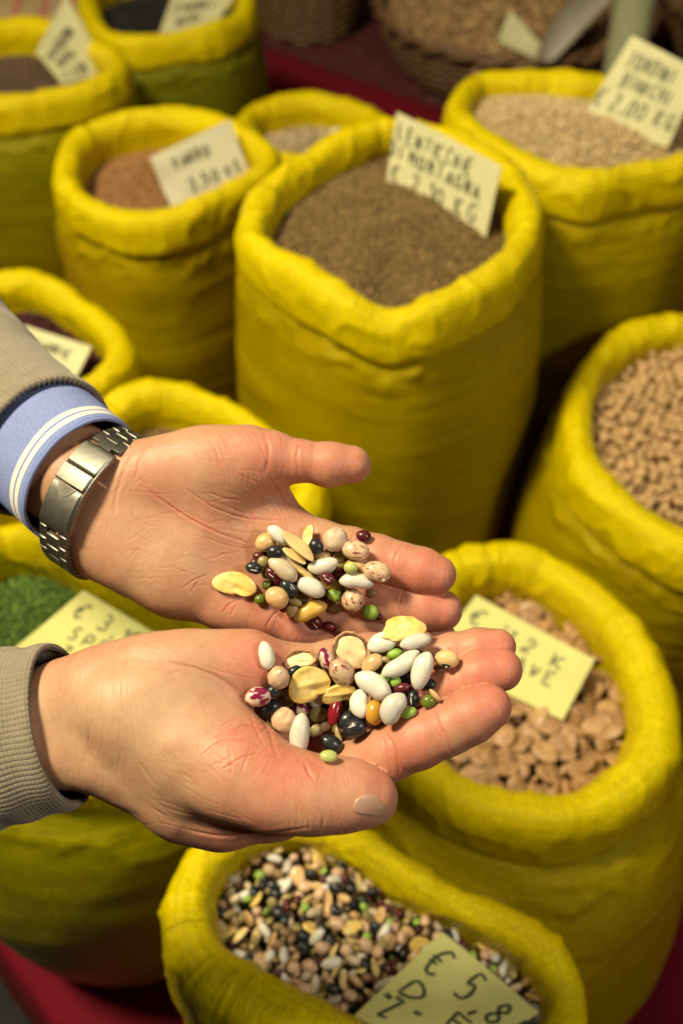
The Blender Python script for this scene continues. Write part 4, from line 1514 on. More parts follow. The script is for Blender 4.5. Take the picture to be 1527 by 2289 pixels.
R.finger([(660, 1575, -3.2, 54), (780, 1532, -2.8, 52), (870, 1500, -1.9, 49), (950, 1474, -2.0, 46), (1010, 1460, -1.8, 43), (1070, 1450, -1.6, 44), (1112, 1446, -1.5, 41)], 0.010)
R.finger([(640, 1500, -2.0, 50), (740, 1478, -2.2, 46), (820, 1460, -2.2, 43), (890, 1450, -2.1, 41), (940, 1446, -2.0, 37)], 0.010)
R_CREASES = [
    ([(360, 1478), (430, 1492), (500, 1522), (560, 1575), (598, 1630), (618, 1690)], 6.0, 0.7, 0.25),
    ([(400, 1465), (460, 1490), (520, 1508), (570, 1518)], 2.5, 0.3, 0.3),
    ([(480, 1650), (520, 1632), (560, 1622), (600, 1640)], 3.0, 0.45, 0.3),
    ([(450, 1690), (490, 1660), (540, 1655), (590, 1672)], 3.0, 0.5, 0.35),
    ([(500, 1720), (550, 1690), (610, 1690), (640, 1702)], 3.0, 0.5, 0.35),
    ([(560, 1600), (575, 1640), (600, 1680)], 3.0, 0.4, 0.4),
    ([(682, 1704), (690, 1725), (702, 1742)], 4.5, 0.9, 0.7),
    ([(705, 1800), (722, 1830), (720, 1850)], 3.5, 0.5, 0.35),
    ([(680, 1800), (690, 1835), (690, 1855)], 3.0, 0.4, 0.2),
    ([(660, 1790), (668, 1840)], 3.0, 0.3, 0.2),
    ([(735, 1800), (748, 1838)], 3.0, 0.35, 0.25),
    ([(968, 1582), (988, 1630), (1014, 1686)], 3.5, 0.55, 0.55),
    ([(862, 1632), (884, 1680), (894, 1745)], 4.0, 0.6, 0.6),
    ([(852, 1640), (866, 1690), (876, 1740)], 3.0, 0.35, 0.4),
    ([(1000, 1500), (1008, 1535), (1016, 1575)], 3.2, 0.5, 0.45),
    ([(1000, 1440), (1012, 1465), (1008, 1495)], 3.2, 0.4, 0.35),
    ([(286, 1440), (276, 1500), (272, 1560), (282, 1640)], 3.0, 0.3, 0.05),
    ([(238, 1452), (226, 1530), (226, 1620), (240, 1700)], 3.0, 0.25, 0.05),
    ([(300, 1640), (310, 1700), (350, 1760)], 4.0, 0.3, 0.05),
    ([(410, 1850), (480, 1868), (560, 1864), (690, 1850)], 4.0, 0.8, 0.3),
]
R_BLOBS = [(1085, 1575, 70, 0.6), (1120, 1495, 60, 0.6), (1110, 1440, 55, 0.45), (930, 1650, 80, 0.5), (940, 1545, 70, 0.35), (820, 1745, 60, 0.35),
           (620, 1700, 70, 0.4), (520, 1660, 80, 0.3), (560, 1460, 60, 0.5), (560, 1875, 130, 0.45), (700, 1700, 60, 0.5), (620, 1500, 70, 0.45),
           (320, 1600, 160, -0.45), (180, 1620, 120, -0.4), (420, 1560, 110, -0.3), (420, 1750, 110, -0.15), (600, 1790, 70, 0.1)]

HAND_H = 0.0010
person = empty('person', at(-200, 1500, 0.6))
tag(person, 'person in a grey ribbed sweater and blue shirt holding out two cupped handfuls of beans', 'person')
# patches of fine wrinkles: box in photo pixels, direction, spread, count, length, depth mm, redness
L_FIELDS = [(300, 1000, 620, 1200, 35, 25, 46, 90, 0.10, 0.16), (300, 1150, 560, 1340, 10, 30, 40, 80, 0.08, 0.12), (470, 960, 640, 1090, 75, 20, 30, 60, 0.10, 0.12),
            (540, 1130, 700, 1220, 60, 25, 18, 50, 0.10, 0.15), (640, 1000, 800, 1070, 88, 10, 16, 50, 0.06, 0.08), (720, 1190, 1000, 1420, 100, 12, 40, 60, 0.06, 0.10),
            (200, 1030, 320, 1260, 115, 14, 18, 70, 0.10, 0.06), (480, 1340, 720, 1420, 110, 15, 20, 40, 0.10, 0.25)]
R_FIELDS = [(150, 1470, 300, 1760, 88, 8, 46, 110, 0.09, 0.06), (300, 1430, 560, 1520, 20, 20, 30, 70, 0.07, 0.10), (330, 1540, 560, 1720, 40, 30, 34, 80, 0.06, 0.10),
            (480, 1600, 640, 1720, -25, 30, 34, 70, 0.11, 0.18), (640, 1710, 780, 1850, 80, 14, 30, 60, 0.09, 0.10), (300, 1700, 560, 1860, 40, 18, 34, 90, 0.08, 0.06),
            (860, 1560, 1130, 1740, 62, 10, 36, 70, 0.06, 0.12), (940, 1440, 1150, 1560, 80, 12, 26, 50, 0.06, 0.10)]
left_hand = hand_object('left_hand', L, L_CREASES, L_BLOBS, L_FIELDS, HAND_H, SKIN)
right_hand = hand_object('right_hand', R, R_CREASES, R_BLOBS, R_FIELDS, HAND_H, SKIN)
left_hand['label'] = 'open left hand with spread thumb wearing a steel watch'
right_hand['label'] = 'cupped right hand with its thumb towards the camera'
for o in (left_hand, right_hand):
    adopt(o, person)
# ------------------------------------------------------------------ beans in the hands
HAND_TREES = {}
for key, nm in (('L', 'left_hand'), ('R', 'right_hand')):
    HAND_TREES[key] = BVHTree.FromPolygons([Vector(v) for v in COARSE[nm][0].tolist()], COARSE[nm][1].tolist())
CAMV = Vector(CAM.tolist())
placed = []                                                   # (px, py, radius_px, tree)


def first_hit(px, py, hands):
    d = Vector((to_world(camp(px, py, 1.0)) - CAM).tolist())
    dl = d.length
    dn = d / dl
    best, nrm = None, None
    for hk in hands:
        h = HAND_TREES[hk].ray_cast(CAMV, dn, 2.0)
        if h[0] is not None and (best is None or h[3] < best):
            best, nrm = h[3], h[1]
    hand_n = nrm
    for bx, by, br, tree in placed:
        if abs(px - bx) < br and abs(py - by) < br:
            h = tree.ray_cast(CAMV, dn, 2.0)
            if h[0] is not None and (best is None or h[3] < best):
                best, nrm = h[3], h[1]
    return (None, None, None) if best is None else (best / dl, nrm, hand_n)      # depth along the optical axis


RATIO = {'kidney': (0.56, 0.47), 'straight': (0.53, 0.46), 'oval': (0.74, 0.68), 'round': (0.94, 0.88), 'chickpea': (0.9, 0.86), 'lentil': (0.96, 0.36), 'split': (0.92, 0.41),
         'half': (0.42, 0.2), 'fava': (0.9, 0.26), 'chunk': (0.75, 0.30), 'disc': (0.86, 0.38)}


def hand_bean(name, shape, mat, px, py, ln, wd, ang, label, cat='bean', group='beans in the left hand', hands='L', flat=None, roll=0.0, pitch=0.0, parts=(), lift=0.0, flip=False):
    """ln, wd in photo pixels; ang in degrees, clockwise in the photo"""
    dep, nrm, hn = first_hit(px, py, hands)
    if dep is None:
        dep, nrm = (UD if 'L' in hands else RD), Vector((-FWD).tolist())
        hn = nrm
    view = Vector((-FWD).tolist())
    base = (hn if hn is not None else nrm).normalized()
    up = (base * 0.55 + view * 0.45).normalized()
    a = math.radians(ang)
    xd = Vector((RIGHT * math.cos(a) - UP * math.sin(a)).tolist())
    xa = (xd - up * xd.dot(up)).normalized()
    ya = up.cross(xa)
    Rm = Matrix((xa, ya, up)).transposed()
    Rm = Rm @ Matrix.Rotation(math.radians(pitch), 3, 'Y') @ Matrix.Rotation(math.radians(roll), 3, 'X')
    if flip:
        Rm = Rm @ Matrix.Rotation(math.pi, 3, 'X')
    ry, rz = RATIO[shape]
    L_ = ln * dep / FPX
    W_ = wd * dep / FPX / ry
    T_ = (L_ + W_) / 2 if flat is None else flat * L_ / rz
    if rz < 0.5 and flat is None:
        T_ = (L_ + W_) / 2
    size = np.array([L_, W_, T_])
    hzt = max(0.18, abs(math.cos(math.radians(roll))) if rz < 0.5 else 1.0) * T_ * rz / 2
    if rz < 0.5:
        hzt = max(hzt, abs(math.sin(math.radians(roll))) * W_ * ry * 0.42, abs(math.sin(math.radians(pitch))) * L_ * 0.42)
    # lower the bean along the view ray until it touches what lies below
    cz = dep - hzt
    for rho_, n_ in ((0.0, 1), (0.45, 6), (0.8, 8)):
        for q in range(n_):
            t = 2 * math.pi * q / n_
            ox, oy = rho_ * math.cos(t) * ln / 2, rho_ * math.sin(t) * wd / 2
            sx, sy = px + ox * math.cos(a) - oy * math.sin(a), py + ox * math.sin(a) + oy * math.cos(a)
            d2 = first_hit(sx, sy, hands)[0]
            if d2 is not None and d2 < dep + 0.02:
                cz = min(cz, d2 - hzt * math.sqrt(1 - rho_ * rho_) * 0.95)
    cz = max(cz, dep - hzt - 0.010) - lift * 0.01
    pos = at(px, py, cz)
    o = put_bean(name, shape, mat, 4, np.array(Rm), pos, size)
    me = o.data
    co = np.zeros(len(me.vertices) * 3, dtype=np.float32)
    me.vertices.foreach_get('co', co)
    M = np.array(Rm) * size[None, :]
    W = co.reshape(-1, 3) @ M.T + pos
    lp = np.zeros(len(me.loops), dtype=np.int32)
    me.loops.foreach_get('vertex_index', lp)
    placed.append((px, py, max(ln, wd) * 0.62, BVHTree.FromPolygons([Vector(v) for v in W.tolist()], lp.reshape(-1, 3).tolist())))
    tag(o, label, cat, group)
    for pn, pmat, ploc, pscale in parts:
        key = ('part', pn, pmat)
        if key not in _bm_cache:
            V, F = ico(3)
            _bm_cache[key] = make_mesh(pn, V, F)
            _bm_cache[key].materials.append(BM[pmat])
        c = bpy.data.objects.new(pn, _bm_cache[key])
        COL.objects.link(c)
        c.parent = o
        c.location = ploc
        c.scale = pscale
    return o


HIL = (('hilum', 'hilum', (0.05, -0.10, 0.31), (0.42, 0.07, 0.05)),)
HIL2 = (('hilum', 'hilum', (0.0, 0.16, 0.285), (0.34, 0.06, 0.05)),)
GL = 'beans in the left hand'
GR = 'beans in the right hand'
FILL_L = [(600, 1228), (634, 1222), (650, 1228), (686, 1240), (738, 1232), (768, 1222), (572, 1258), (604, 1262), (645, 1290), (662, 1298), (703, 1288), (716, 1282), (765, 1260), (772, 1312), (716, 1330), (730, 1342), (642, 1340), (634, 1356), (676, 1346), (770, 1336), (606, 1318), (690, 1268)]
FILL_R = [(640, 1540), (650, 1600), (690, 1610), (735, 1540), (728, 1580), (700, 1580), (800, 1520), (790, 1545), (760, 1570), (815, 1600), (855, 1570), (858, 1605), (840, 1565), (870, 1545), (920, 1540), (905, 1560), (815, 1500), (850, 1500), (930, 1465), (880, 1500), (660, 1500), (700, 1495), (640, 1590), (690, 1640), (780, 1640), (745, 1625), (590, 1575), (725, 1500), (960, 1530)]
FILLERS = [('lentil', 'lentil', 'lentil', 27, 24, 'small olive lentil half buried in the heap'), ('bean', 'oval', 'adzuki', 27, 21, 'small dark red bean half buried in the heap'),
           ('bean', 'oval', 'black', 32, 26, 'black bean half buried in the heap'), ('mung_bean', 'oval', 'mung', 24, 20, 'dark green mung bean half buried in the heap'),
           ('lentil', 'lentil', 'brownlentil', 26, 23, 'small brown lentil half buried in the heap')]
LEFT = [  # bottom layer first
    ('bean', 'oval', 'adzuki', 580, 1245, 32, 24, 15, 'dark red bean half hidden under the black bean nearest the thumb', {}),
    ('bean', 'oval', 'beige', 643, 1248, 52, 34, 40, 'grey beige bean under the two long cream splits', {}),
    ('bean', 'oval', 'tan', 720, 1243, 38, 28, 5, 'pinkish tan bean peeping out between black bean and chickpea', {}),
    ('bean', 'straight', 'canary', 738, 1308, 54, 30, 12, 'cream yellow bean under the two central white beans', {}),
    ('bean', 'oval', 'tan', 800, 1268, 62, 42, 0, 'tan bean beneath the pale green pea', {}),
    ('lentil', 'lentil', 'brownlentil', 831, 1326, 23, 21, 0, 'single brown lentil on the middle finger', {}),
    ('lentil', 'lentil', 'lentil', 677, 1333, 32, 24, 10, 'olive lentil between the black bean and the yellow kidney bean', {}),
    ('lentil', 'lentil', 'palelentil', 653, 1364, 26, 33, 20, 'pale lentil at the tail of the yellow kidney bean', {}),
    ('mung_bean', 'oval', 'mung', 595, 1281, 26, 24, 70, 'green mung bean beside the uppermost dark red pair', {}),
    ('mung_bean', 'oval', 'mung', 596, 1308, 22, 21, 0, 'small green mung bean in the middle of the left column', {}),
    ('mung_bean', 'oval', 'mung', 582, 1340, 27, 25, 0, 'green mung bean lying alone below the left column', {}),
    ('bean', 'oval', 'adzuki', 616, 1301, 25, 21, 0, 'small dark red bean beside the green mung bean', {}),
    ('bean', 'oval', 'adzuki', 706, 1391, 38, 28, 50, 'dark red bean below the yellow kidney bean', dict(parts=HIL)),
    ('bean', 'oval', 'adzuki', 738, 1401, 34, 23, 25, 'lowest dark red bean by the little finger', {}),
    ('bean', 'oval', 'adzuki', 846, 1380, 18, 16, 0, 'tiny dark red bean peeping from behind a green split pea', {}),
    ('lentil', 'lentil', 'lentil', 589, 1256, 28, 26, 0, 'olive lentil under the upper black bean', {}),
    ('lentil', 'lentil', 'lentil', 758, 1245, 27, 25, 30, 'olive lentil below the pale chickpea', {}),
    ('bean', 'oval', 'tan', 594, 1213, 48, 42, -20, 'tan bean at the wrist end of the heap top', {}),
    ('bean', 'straight', 'white', 621, 1196, 56, 33, 40, 'white bean behind the longest cream split', {}),
    ('split_bean', 'half', 'cream', 658, 1243, 62, 24, 34, 'cream split lying under the longest one', dict(roll=-40)),
    ('split_bean', 'half', 'cream', 690, 1197, 50, 28, -78, 'cream split standing on end at the heap top', dict(roll=-35, lift=0.3)),
    ('split_bean', 'half', 'cream', 666, 1221, 92, 34, 42, 'longest cream split on top of the heap', dict(roll=-38, lift=0.2)),
    ('bean', 'oval', 'black', 615, 1235, 36, 33, 20, 'round black bean left of the long cream splits', {}),
    ('bean', 'oval', 'black', 567, 1270, 37, 28, 12, 'black bean lying farthest towards the wrist', dict(parts=HIL)),
    ('bean', 'oval', 'black', 707, 1221, 36, 32, 60, 'black bean in front of the upright cream split', {}),
    ('chickpea', 'chickpea', 'palechick', 750, 1206, 58, 56, -70, 'pale wrinkled chickpea at the far edge of the heap', dict(cat='chickpea')),
    ('bean', 'oval', 'adzuki', 813, 1198, 34, 28, 10, 'dark red bean alone at the base of the index finger', {}),
    ('bean', 'oval', 'borlotti', 795, 1231, 62, 45, 12, 'speckled pink bean with an orange end beside the chickpea', {}),
    ('bean', 'straight', 'beige', 632, 1274, 76, 42, 38, 'grey beige striped bean left of the heap centre', {}),
    ('bean', 'oval', 'adzuki', 608, 1281, 33, 28, 40, 'dark red bean with a white stripe on the beige bean', dict(parts=HIL)),
    ('split_bean', 'half', 'cream', 678, 1277, 72, 22, 36, 'thin cream split slanting between the white beans', dict(roll=-55)),
    ('bean', 'kidney', 'white', 722, 1264, 70, 40, -18, 'white bean at the centre of the left hand heap', dict(flip=True)),
    ('bean', 'oval', 'adzuki', 756, 1281, 31, 25, -40, 'dark red bean tucked against the pale green pea', {}),
    ('bean', 'oval', 'adzuki', 732, 1293, 34, 26, 30, 'dark red bean with a white stripe between three white beans', dict(parts=HIL)),
    ('split_pea', 'round', 'palegreen', 784, 1269, 31, 27, 0, 'pale green pea resting on the tan bean', dict(cat='pea')),
    ('bean', 'oval', 'borlotti', 843, 1278, 63, 47, 16, 'speckled bean with a white spot nearest the fingertips', dict(parts=(('hilum', 'hilum', (0.28, -0.14, 0.24), (0.13, 0.13, 0.06)),))),
    ('bean', 'kidney', 'white', 797, 1300, 76, 39, 5, 'glossy white kidney bean beside the round speckled bean', {}),
    ('bean', 'oval', 'black', 646, 1316, 50, 34, 50, 'black bean with a pale seam beside the tan bean', dict(parts=HIL2)),
    ('bean', 'straight', 'white', 694, 1314, 68, 43, 24, 'white bean above the yellow kidney bean', {}),
    ('bean', 'oval', 'tan', 619, 1336, 54, 47, 40, 'glossy tan bean at the lower left of the heap', {}),
    ('bean', 'round', 'borlotti', 789, 1342, 51, 51, 70, 'round pink bean covered in dark red speckles', {}),
    ('split_pea', 'split', 'green', 749, 1331, 38, 28, 10, 'bright green split pea below the central white beans', dict(cat='pea')),
    ('lentil', 'lentil', 'palelentil', 660, 1346, 31, 19, 20, 'pale lentil lying on the head of the yellow kidney bean', dict(roll=30)),
    ('lentil', 'lentil', 'palelentil', 748, 1357, 31, 26, 0, 'pale lentil under the bright green split pea', {}),
    ('split_pea', 'split', 'green', 828, 1368, 38, 38, 60, 'lime green split pea lowest on the fingers', dict(cat='pea')),
    ('bean', 'kidney', 'canary', 694, 1367, 80, 42, -25, 'curved yellow kidney bean along the lower edge', {}),
    ('fava_half', 'fava', 'yellow', 525, 1306, 96, 56, 8, 'yellow fava half lying alone in the palm', {}),
]
RIGHT_B = [
    ('bean', 'oval', 'black', 612, 1545, 36, 30, 0, 'black bean hidden behind the pale brown chickpea', {}),
    ('lentil', 'lentil', 'lentil', 608, 1622, 28, 32, 0, 'olive lentil against the ball of the thumb', {}),
    ('lentil', 'lentil', 'lentil', 660, 1572, 34, 28, 0, 'olive lentil beneath the large yellow fava half', {}),
    ('lentil', 'lentil', 'brownlentil', 638, 1566, 30, 22, 0, 'brown lentil between black bean and yellow fava', {}),
    ('bean', 'straight', 'white', 711, 1563, 46, 36, -40, 'white bean end under the yellow fava halves', {}),
    ('lentil', 'lentil', 'lentil', 711, 1597, 42, 38, 0, 'large olive lentil at the centre of the right palm', {}),
    ('lentil', 'lentil', 'brownlentil', 727, 1622, 26, 30, 60, 'brown lentil left of the two black beans', {}),
    ('lentil', 'lentil', 'brownlentil', 780, 1568, 28, 32, 0, 'brown lentil beside the small white kidney bean', {}),
    ('mung_bean', 'oval', 'mung', 786, 1588, 30, 24, 60, 'dark green bean under the small white kidney bean', {}),
    ('corn_kernel', 'round', 'corn', 837, 1593, 42, 56, 0, 'orange corn kernel between two white beans', dict(cat='corn')),
    ('bean', 'oval', 'black', 908, 1513, 40, 34, 0, 'black bean in the gap between four white beans', {}),
    ('mung_bean', 'oval', 'green', 885, 1524, 24, 26, 60, 'green bean left of the black bean in the gap', {}),
    ('mung_bean', 'oval', 'green', 862, 1515, 30, 20, 20, 'green bean above the curved white kidney bean', {}),
    ('lentil', 'lentil', 'lentil', 862, 1474, 28, 22, 0, 'olive lentil beside the tan bean', {}),
    ('split_pea', 'split', 'green', 883, 1462, 36, 25, -10, 'green split pea between the far white beans', dict(cat='pea')),
    ('lentil', 'lentil', 'brownlentil', 985, 1490, 34, 24, -10, 'brown lentil under the black eyed pea', {}),
    ('bean', 'oval', 'adzuki', 899, 1538, 38, 22, -8, 'dark red bean below the longest white beans', {}),
    ('split_pea', 'oval', 'green', 913, 1593, 38, 26, -20, 'dark green pea beside the large white bean', dict(cat='pea')),
    ('fava_piece', 'chunk', 'yellow', 908, 1430, 66, 34, -10, 'yellow fava piece under the jagged one', {}),
    ('mung_bean', 'oval', 'mung', 958, 1568, 34, 31, -30, 'green mung bean on the index finger', {}),
    ('bean', 'oval', 'purple', 729, 1473, 52, 34, 70, 'purple mottled bean end behind the speckled bean', {}),
    ('bean', 'oval', 'purple', 673, 1586, 34, 29, 40, 'purple bean beside the olive lentil', {}),
    ('bean', 'oval', 'black', 604, 1584, 52, 36, -35, 'black bean against the ball of the thumb', {}),
    ('bean', 'oval', 'black', 924, 1563, 42, 29, 85, 'upright black bean below the longest white bean', dict(parts=HIL)),
    ('bean', 'oval', 'black', 775, 1611, 48, 40, -30, 'upper of the two touching black beans', {}),
    ('bean', 'straight', 'white', 855, 1438, 70, 47, -20, 'white bean beside the open seed shell', {}),
    ('fava_piece', 'chunk', 'yellow', 899, 1406, 88, 64, -18, 'jagged yellow fava piece at the far edge', dict(pitch=-10, roll=18)),
    ('bean', 'straight', 'white', 929, 1435, 72, 35, -14, 'slim white bean below the jagged fava piece', {}),
    ('bean', 'straight', 'tan', 832, 1485, 56, 37, -40, 'tan bean between the shell and the white beans', {}),
    ('bean', 'kidney', 'white', 897, 1484, 98, 44, -32, 'longest white bean at the middle of the fingers', dict(flip=True)),
    ('bean', 'straight', 'white', 945, 1500, 88, 46, -72, 'upright white bean nearest the fingertips', {}),
    ('bean', 'oval', 'borlotti', 764, 1503, 68, 54, 55, 'large speckled pink bean at the heap centre', {}),
    ('bean', 'straight', 'white', 594, 1465, 64, 37, 82, 'white bean standing nearest the wrist', {}),
    ('chickpea', 'chickpea', 'chickpea', 623, 1515, 54, 50, 60, 'brown flecked chickpea below the wrist end white bean', dict(cat='chickpea', parts=(('hilum', 'hilum', (-0.3, 0.1, 0.31), (0.2, 0.2, 0.1)),))),
    ('bean', 'oval', 'purple', 576, 1558, 60, 46, 5, 'purple and white mottled bean farthest towards the wrist', {}),
    ('chickpea', 'chickpea', 'chickpea', 634, 1609, 58, 56, -60, 'pinkish wrinkled chickpea beside the lowest white bean', dict(cat='chickpea', lift=0.15)),
    ('fava_half', 'fava', 'yellow', 690, 1531, 92, 86, -30, 'large yellow fava half with a notch', dict(roll=-8)),
    ('fava_half', 'fava', 'yellow', 757, 1552, 76, 50, -22, 'smaller yellow fava half with a sharp edge', dict(roll=25)),
    ('bean', 'straight', 'darkred', 750, 1591, 64, 31, -80, 'shiny crimson bean standing between the black beans and fava', {}),
    ('bean', 'kidney', 'white', 835, 1534, 94, 54, 34, 'curved white kidney bean at the centre', {}),
    ('bean', 'kidney', 'white', 805, 1573, 64, 46, 78, 'small white kidney bean below the curved one', dict(flip=True)),
    ('bean', 'kidney', 'white', 880, 1584, 78, 54, -60, 'fat white bean nearest the index finger', {}),
    ('bean', 'oval', 'black', 793, 1627, 55, 43, -22, 'glossy lower of the two touching black beans', dict(parts=HIL2)),
    ('lentil', 'lentil', 'palelentil', 705, 1633, 32, 26, -50, 'pale lentil right of the lowest white bean', dict(roll=25)),
    ('lentil', 'lentil', 'palelentil', 757, 1643, 38, 20, 75, 'thin pale lentil on edge above the black bean', dict(roll=60)),
    ('bean', 'oval', 'black', 741, 1662, 54, 36, 30, 'black bean above the lowest pale green pea', {}),
    ('bean', 'straight', 'white', 672, 1643, 94, 46, -86, 'large upright white bean lowest in the palm', dict(lift=0.55)),
    ('split_pea', 'split', 'palegreen', 735, 1691, 41, 30, 0, 'pale green pea lowest beside the thumb', dict(cat='pea')),
    ('split_bean', 'lentil', 'tan', 972, 1554, 34, 17, 48, 'thin tan lentil leaning on the mung bean', dict(roll=55)),
    ('black_eyed_pea', 'oval', 'eyed', 999, 1473, 54, 40, 8, 'cream black eyed pea on the ring finger', dict(cat='pea', parts=(('eye', 'black', (0.0, -0.20, 0.24), (0.36, 0.30, 0.14)), ('hilum', 'hilum', (0.02, -0.26, 0.265), (0.14, 0.09, 0.10))))),
]


def open_shell(px, py, ln, wd, ang, label, depth, fill, wall=0.06, tiltx=0.0):
    """half a seed coat lying open, with or without its kernel"""
    dep = first_hit(px, py, 'LR')[0] - 0.004
    n1, n2 = 48, 9
    Vo = []
    for side in (0, 1):
        for j in range(n2):
            t = j / (n2 - 1) * math.pi / 2
            for i in range(n1):
                a = 2 * math.pi * i / n1
                f = 1 - side * wall * 2
                jag = 1 + 0.035 * math.sin(3 * a + 1) + 0.02 * math.sin(11 * a)
                top = 0.05 * math.sin(4 * a + 0.6) * math.sin(t)
                Vo.append((0.5 * f * math.sin(t) * math.cos(a) * jag, wd / ln * 0.5 * f * math.sin(t) * math.sin(a) * jag, -depth * f * math.cos(t) + top))
    F = np.concatenate([grid_faces(n1, n2), grid_faces(n1, n2, True, n1 * n2)[:, ::-1]])
    e0 = (n2 - 1) * n1
    idx = np.arange(n1)
    rimf = np.stack([e0 + idx, e0 + (idx + 1) % n1, e0 + n1 * n2 + (idx + 1) % n1, e0 + n1 * n2 + idx], 1)
    me = make_mesh('seed_shell', Vo, np.concatenate([F, rimf]))
    me.materials.append(BM['skinshell'])
    up = Vector((-FWD * 0.8 + np.array([0, 0, 0.45])).tolist()).normalized()
    a = math.radians(ang)
    xd = Vector((RIGHT * math.cos(a) - UP * math.sin(a)).tolist())
    xa = (xd - up * xd.dot(up)).normalized()
    Rm = Matrix((xa, up.cross(xa), up)).transposed() @ Matrix.Rotation(math.radians(tiltx), 3, 'X')
    o = bpy.data.objects.new('seed_shell', me)
    COL.objects.link(o)
    L_ = ln * dep / FPX
    M = np.eye(4)
    M[:3, :3] = np.array(Rm) * L_
    M[:3, 3] = at(px, py, dep)
    o.matrix_world = Matrix(M.tolist())
    tag(o, label, 'seed', GR)
    V, Fk = bean_shape('fava', 4)
    V = V * np.array([0.80, wd / ln * 0.90, 1.0])
    kme = make_mesh('kernel', V, Fk)
    kme.materials.append(BM['kernel'])
    kk = bpy.data.objects.new('kernel', kme)
    COL.objects.link(kk)
    kk.parent = o
    kk.location = (0, 0, -fill)


_fr = random.Random(5)
for spots, hk, grp, where in ((FILL_L, 'L', GL, ' of the left hand'), (FILL_R, 'R', GR, ' of the right hand')):
    for px, py in spots:
        name, shape, mat, ln, wd, lab = FILLERS[_fr.choice([0, 0, 1, 1, 2, 2, 3, 4])]
        hand_bean(name, shape, mat, px, py, ln, wd, _fr.uniform(0, 180), lab + where, group=grp, hands=hk)
for name, shape, mat, px, py, ln, wd, ang, label, kw in LEFT:
    hand_bean(name, shape, mat, px, py, ln, wd, ang, label, group=GL, hands='L', **kw)
for i, (name, shape, mat, px, py, ln, wd, ang, label, kw) in enumerate(RIGHT_B):
    hand_bean(name, shape, mat, px, py, ln, wd, ang, label, group=GR, hands='LR' if py < 1450 else 'R', **kw)
    if label.startswith('tan bean between the shell'):
        open_shell(784, 1455, 92, 84, 35, 'cracked brown seed shell opened around its cream kernel', 0.30, 0.10, tiltx=10)
        open_shell(670, 1474, 80, 46, -14, 'small brown shell half showing its flat beige inside', 0.24, 0.13, tiltx=-12)
# ------------------------------------------------------------------ sleeves, cuff, watch, nail
def loft(centers, radii, n, flat=1.0, up_hint=(0, 0, 1), ribs=0, rib_amp=0.0, noise_amp=0.0, seed=0):
    """rings round a polyline given in camera space; returns verts (m*n), uv, frames"""
    C = np.asarray(centers, float)
    T = np.gradient(C, axis=0)
    T /= np.linalg.norm(T, axis=1)[:, None]
    ref = np.array(up_hint, float)
    A = np.cross(T, ref)
    A /= np.linalg.norm(A, axis=1)[:, None]
    B = np.cross(A, T)
    th = np.linspace(0, 2 * np.pi, n, endpoint=False)
    R_ = np.asarray(radii, float)
    s = np.concatenate([[0], np.cumsum(np.linalg.norm(np.diff(C, axis=0), axis=1))])
    V, UVs = [], []
    for i in range(len(C)):
        r = R_[i]
        rad = r + rib_amp * np.abs(np.sin(th * ribs / 2)) ** 0.7 if ribs else np.full(n, r)
        P = C[i] + rad[:, None] * (np.cos(th)[:, None] * A[i] + flat * np.sin(th)[:, None] * B[i])
        if noise_amp:
            nn = vnoise(P * 32 + seed) * noise_amp + vnoise(P * 75 + seed) * noise_amp * 0.4
            P = P + (P - C[i]) / np.linalg.norm(P - C[i], axis=1)[:, None] * nn[:, None]
        V.append(P)
        UVs.append(np.column_stack([th / (2 * np.pi), np.full(n, s[i])]))
    return np.concatenate(V), np.concatenate(UVs), (C, T, A, B)


def knit_mat(name, c1, c2, ribs):
    k = NT(name)
    uv = k.n('ShaderNodeTexCoord')
    sep = k.n('ShaderNodeSeparateXYZ')
    k.l(uv, 'UV', sep, 0)
    u = k.math('MULTIPLY', (sep, 0), ribs * 2 * math.pi)
    rib = k.math('ABSOLUTE', k.math('SINE', k.math('MULTIPLY', u, 0.5)))
    v = k.math('ADD', k.math('MULTIPLY', (sep, 1), 2 * math.pi / 0.0021), k.math('MULTIPLY', rib, 2.4))
    stitch = k.math('ADD', k.math('MULTIPLY', k.math('SINE', v), 0.5), 0.5)
    n1 = k.noise(120, 4, 0.7)
    n2 = k.noise(900, 3, 0.7)
    c = k.ramp(n1, [(0.3, c1), (0.7, c2)])
    dark = k.math('SUBTRACT', 1.0, rib)
    c = k.mix(k.math('MULTIPLY', k.math('POWER', dark, 1.6), 0.8), c, scaled(c1, 0.35))  # shade in the valleys between ribs, put into the colour
    c = k.mix(k.math('MULTIPLY', stitch, 0.28), c, scaled(c1, 0.55))
    c = k.mix(0.25, c, k.ramp(n2, [(0.3, scaled(c1, 0.6)), (0.7, scaled(c2, 1.35))]))
    k.to(c, 'Base Color')
    k.b.inputs['Roughness'].default_value = 0.95
    k.b.inputs['Specular IOR Level'].default_value = 0.1
    k.b.inputs['Sheen Weight'].default_value = 0.25
    k.b.inputs['Sheen Roughness'].default_value = 0.5
    h = k.math('ADD', k.math('MULTIPLY', stitch, -0.6), k.math('MULTIPLY', (n2[0], 0), 0.8))
    k.bump(h, 0.6, 0.0007)
    return k.m


def tube_cloth(name, V, UVs, n, mat, thick=0.0014):
    F = grid_faces(n, len(V) // n)
    me = make_mesh(name, to_world(V), F)
    set_uv(me, UVs)
    o = obj(name, me, mat)
    md = o.modifiers.new('cloth', 'SOLIDIFY')
    md.thickness = thick
    md.offset = -1
    return o


def path_px(nodes, m):
    """nodes (px, py, depth m, radius m) -> resampled camera space centres and radii"""
    P = np.array([np.append(camp(a, b, d), r) for a, b, d, r in nodes])
    Q = spline(P, m, closed=False)
    return Q[:, :3], Q[:, 3]


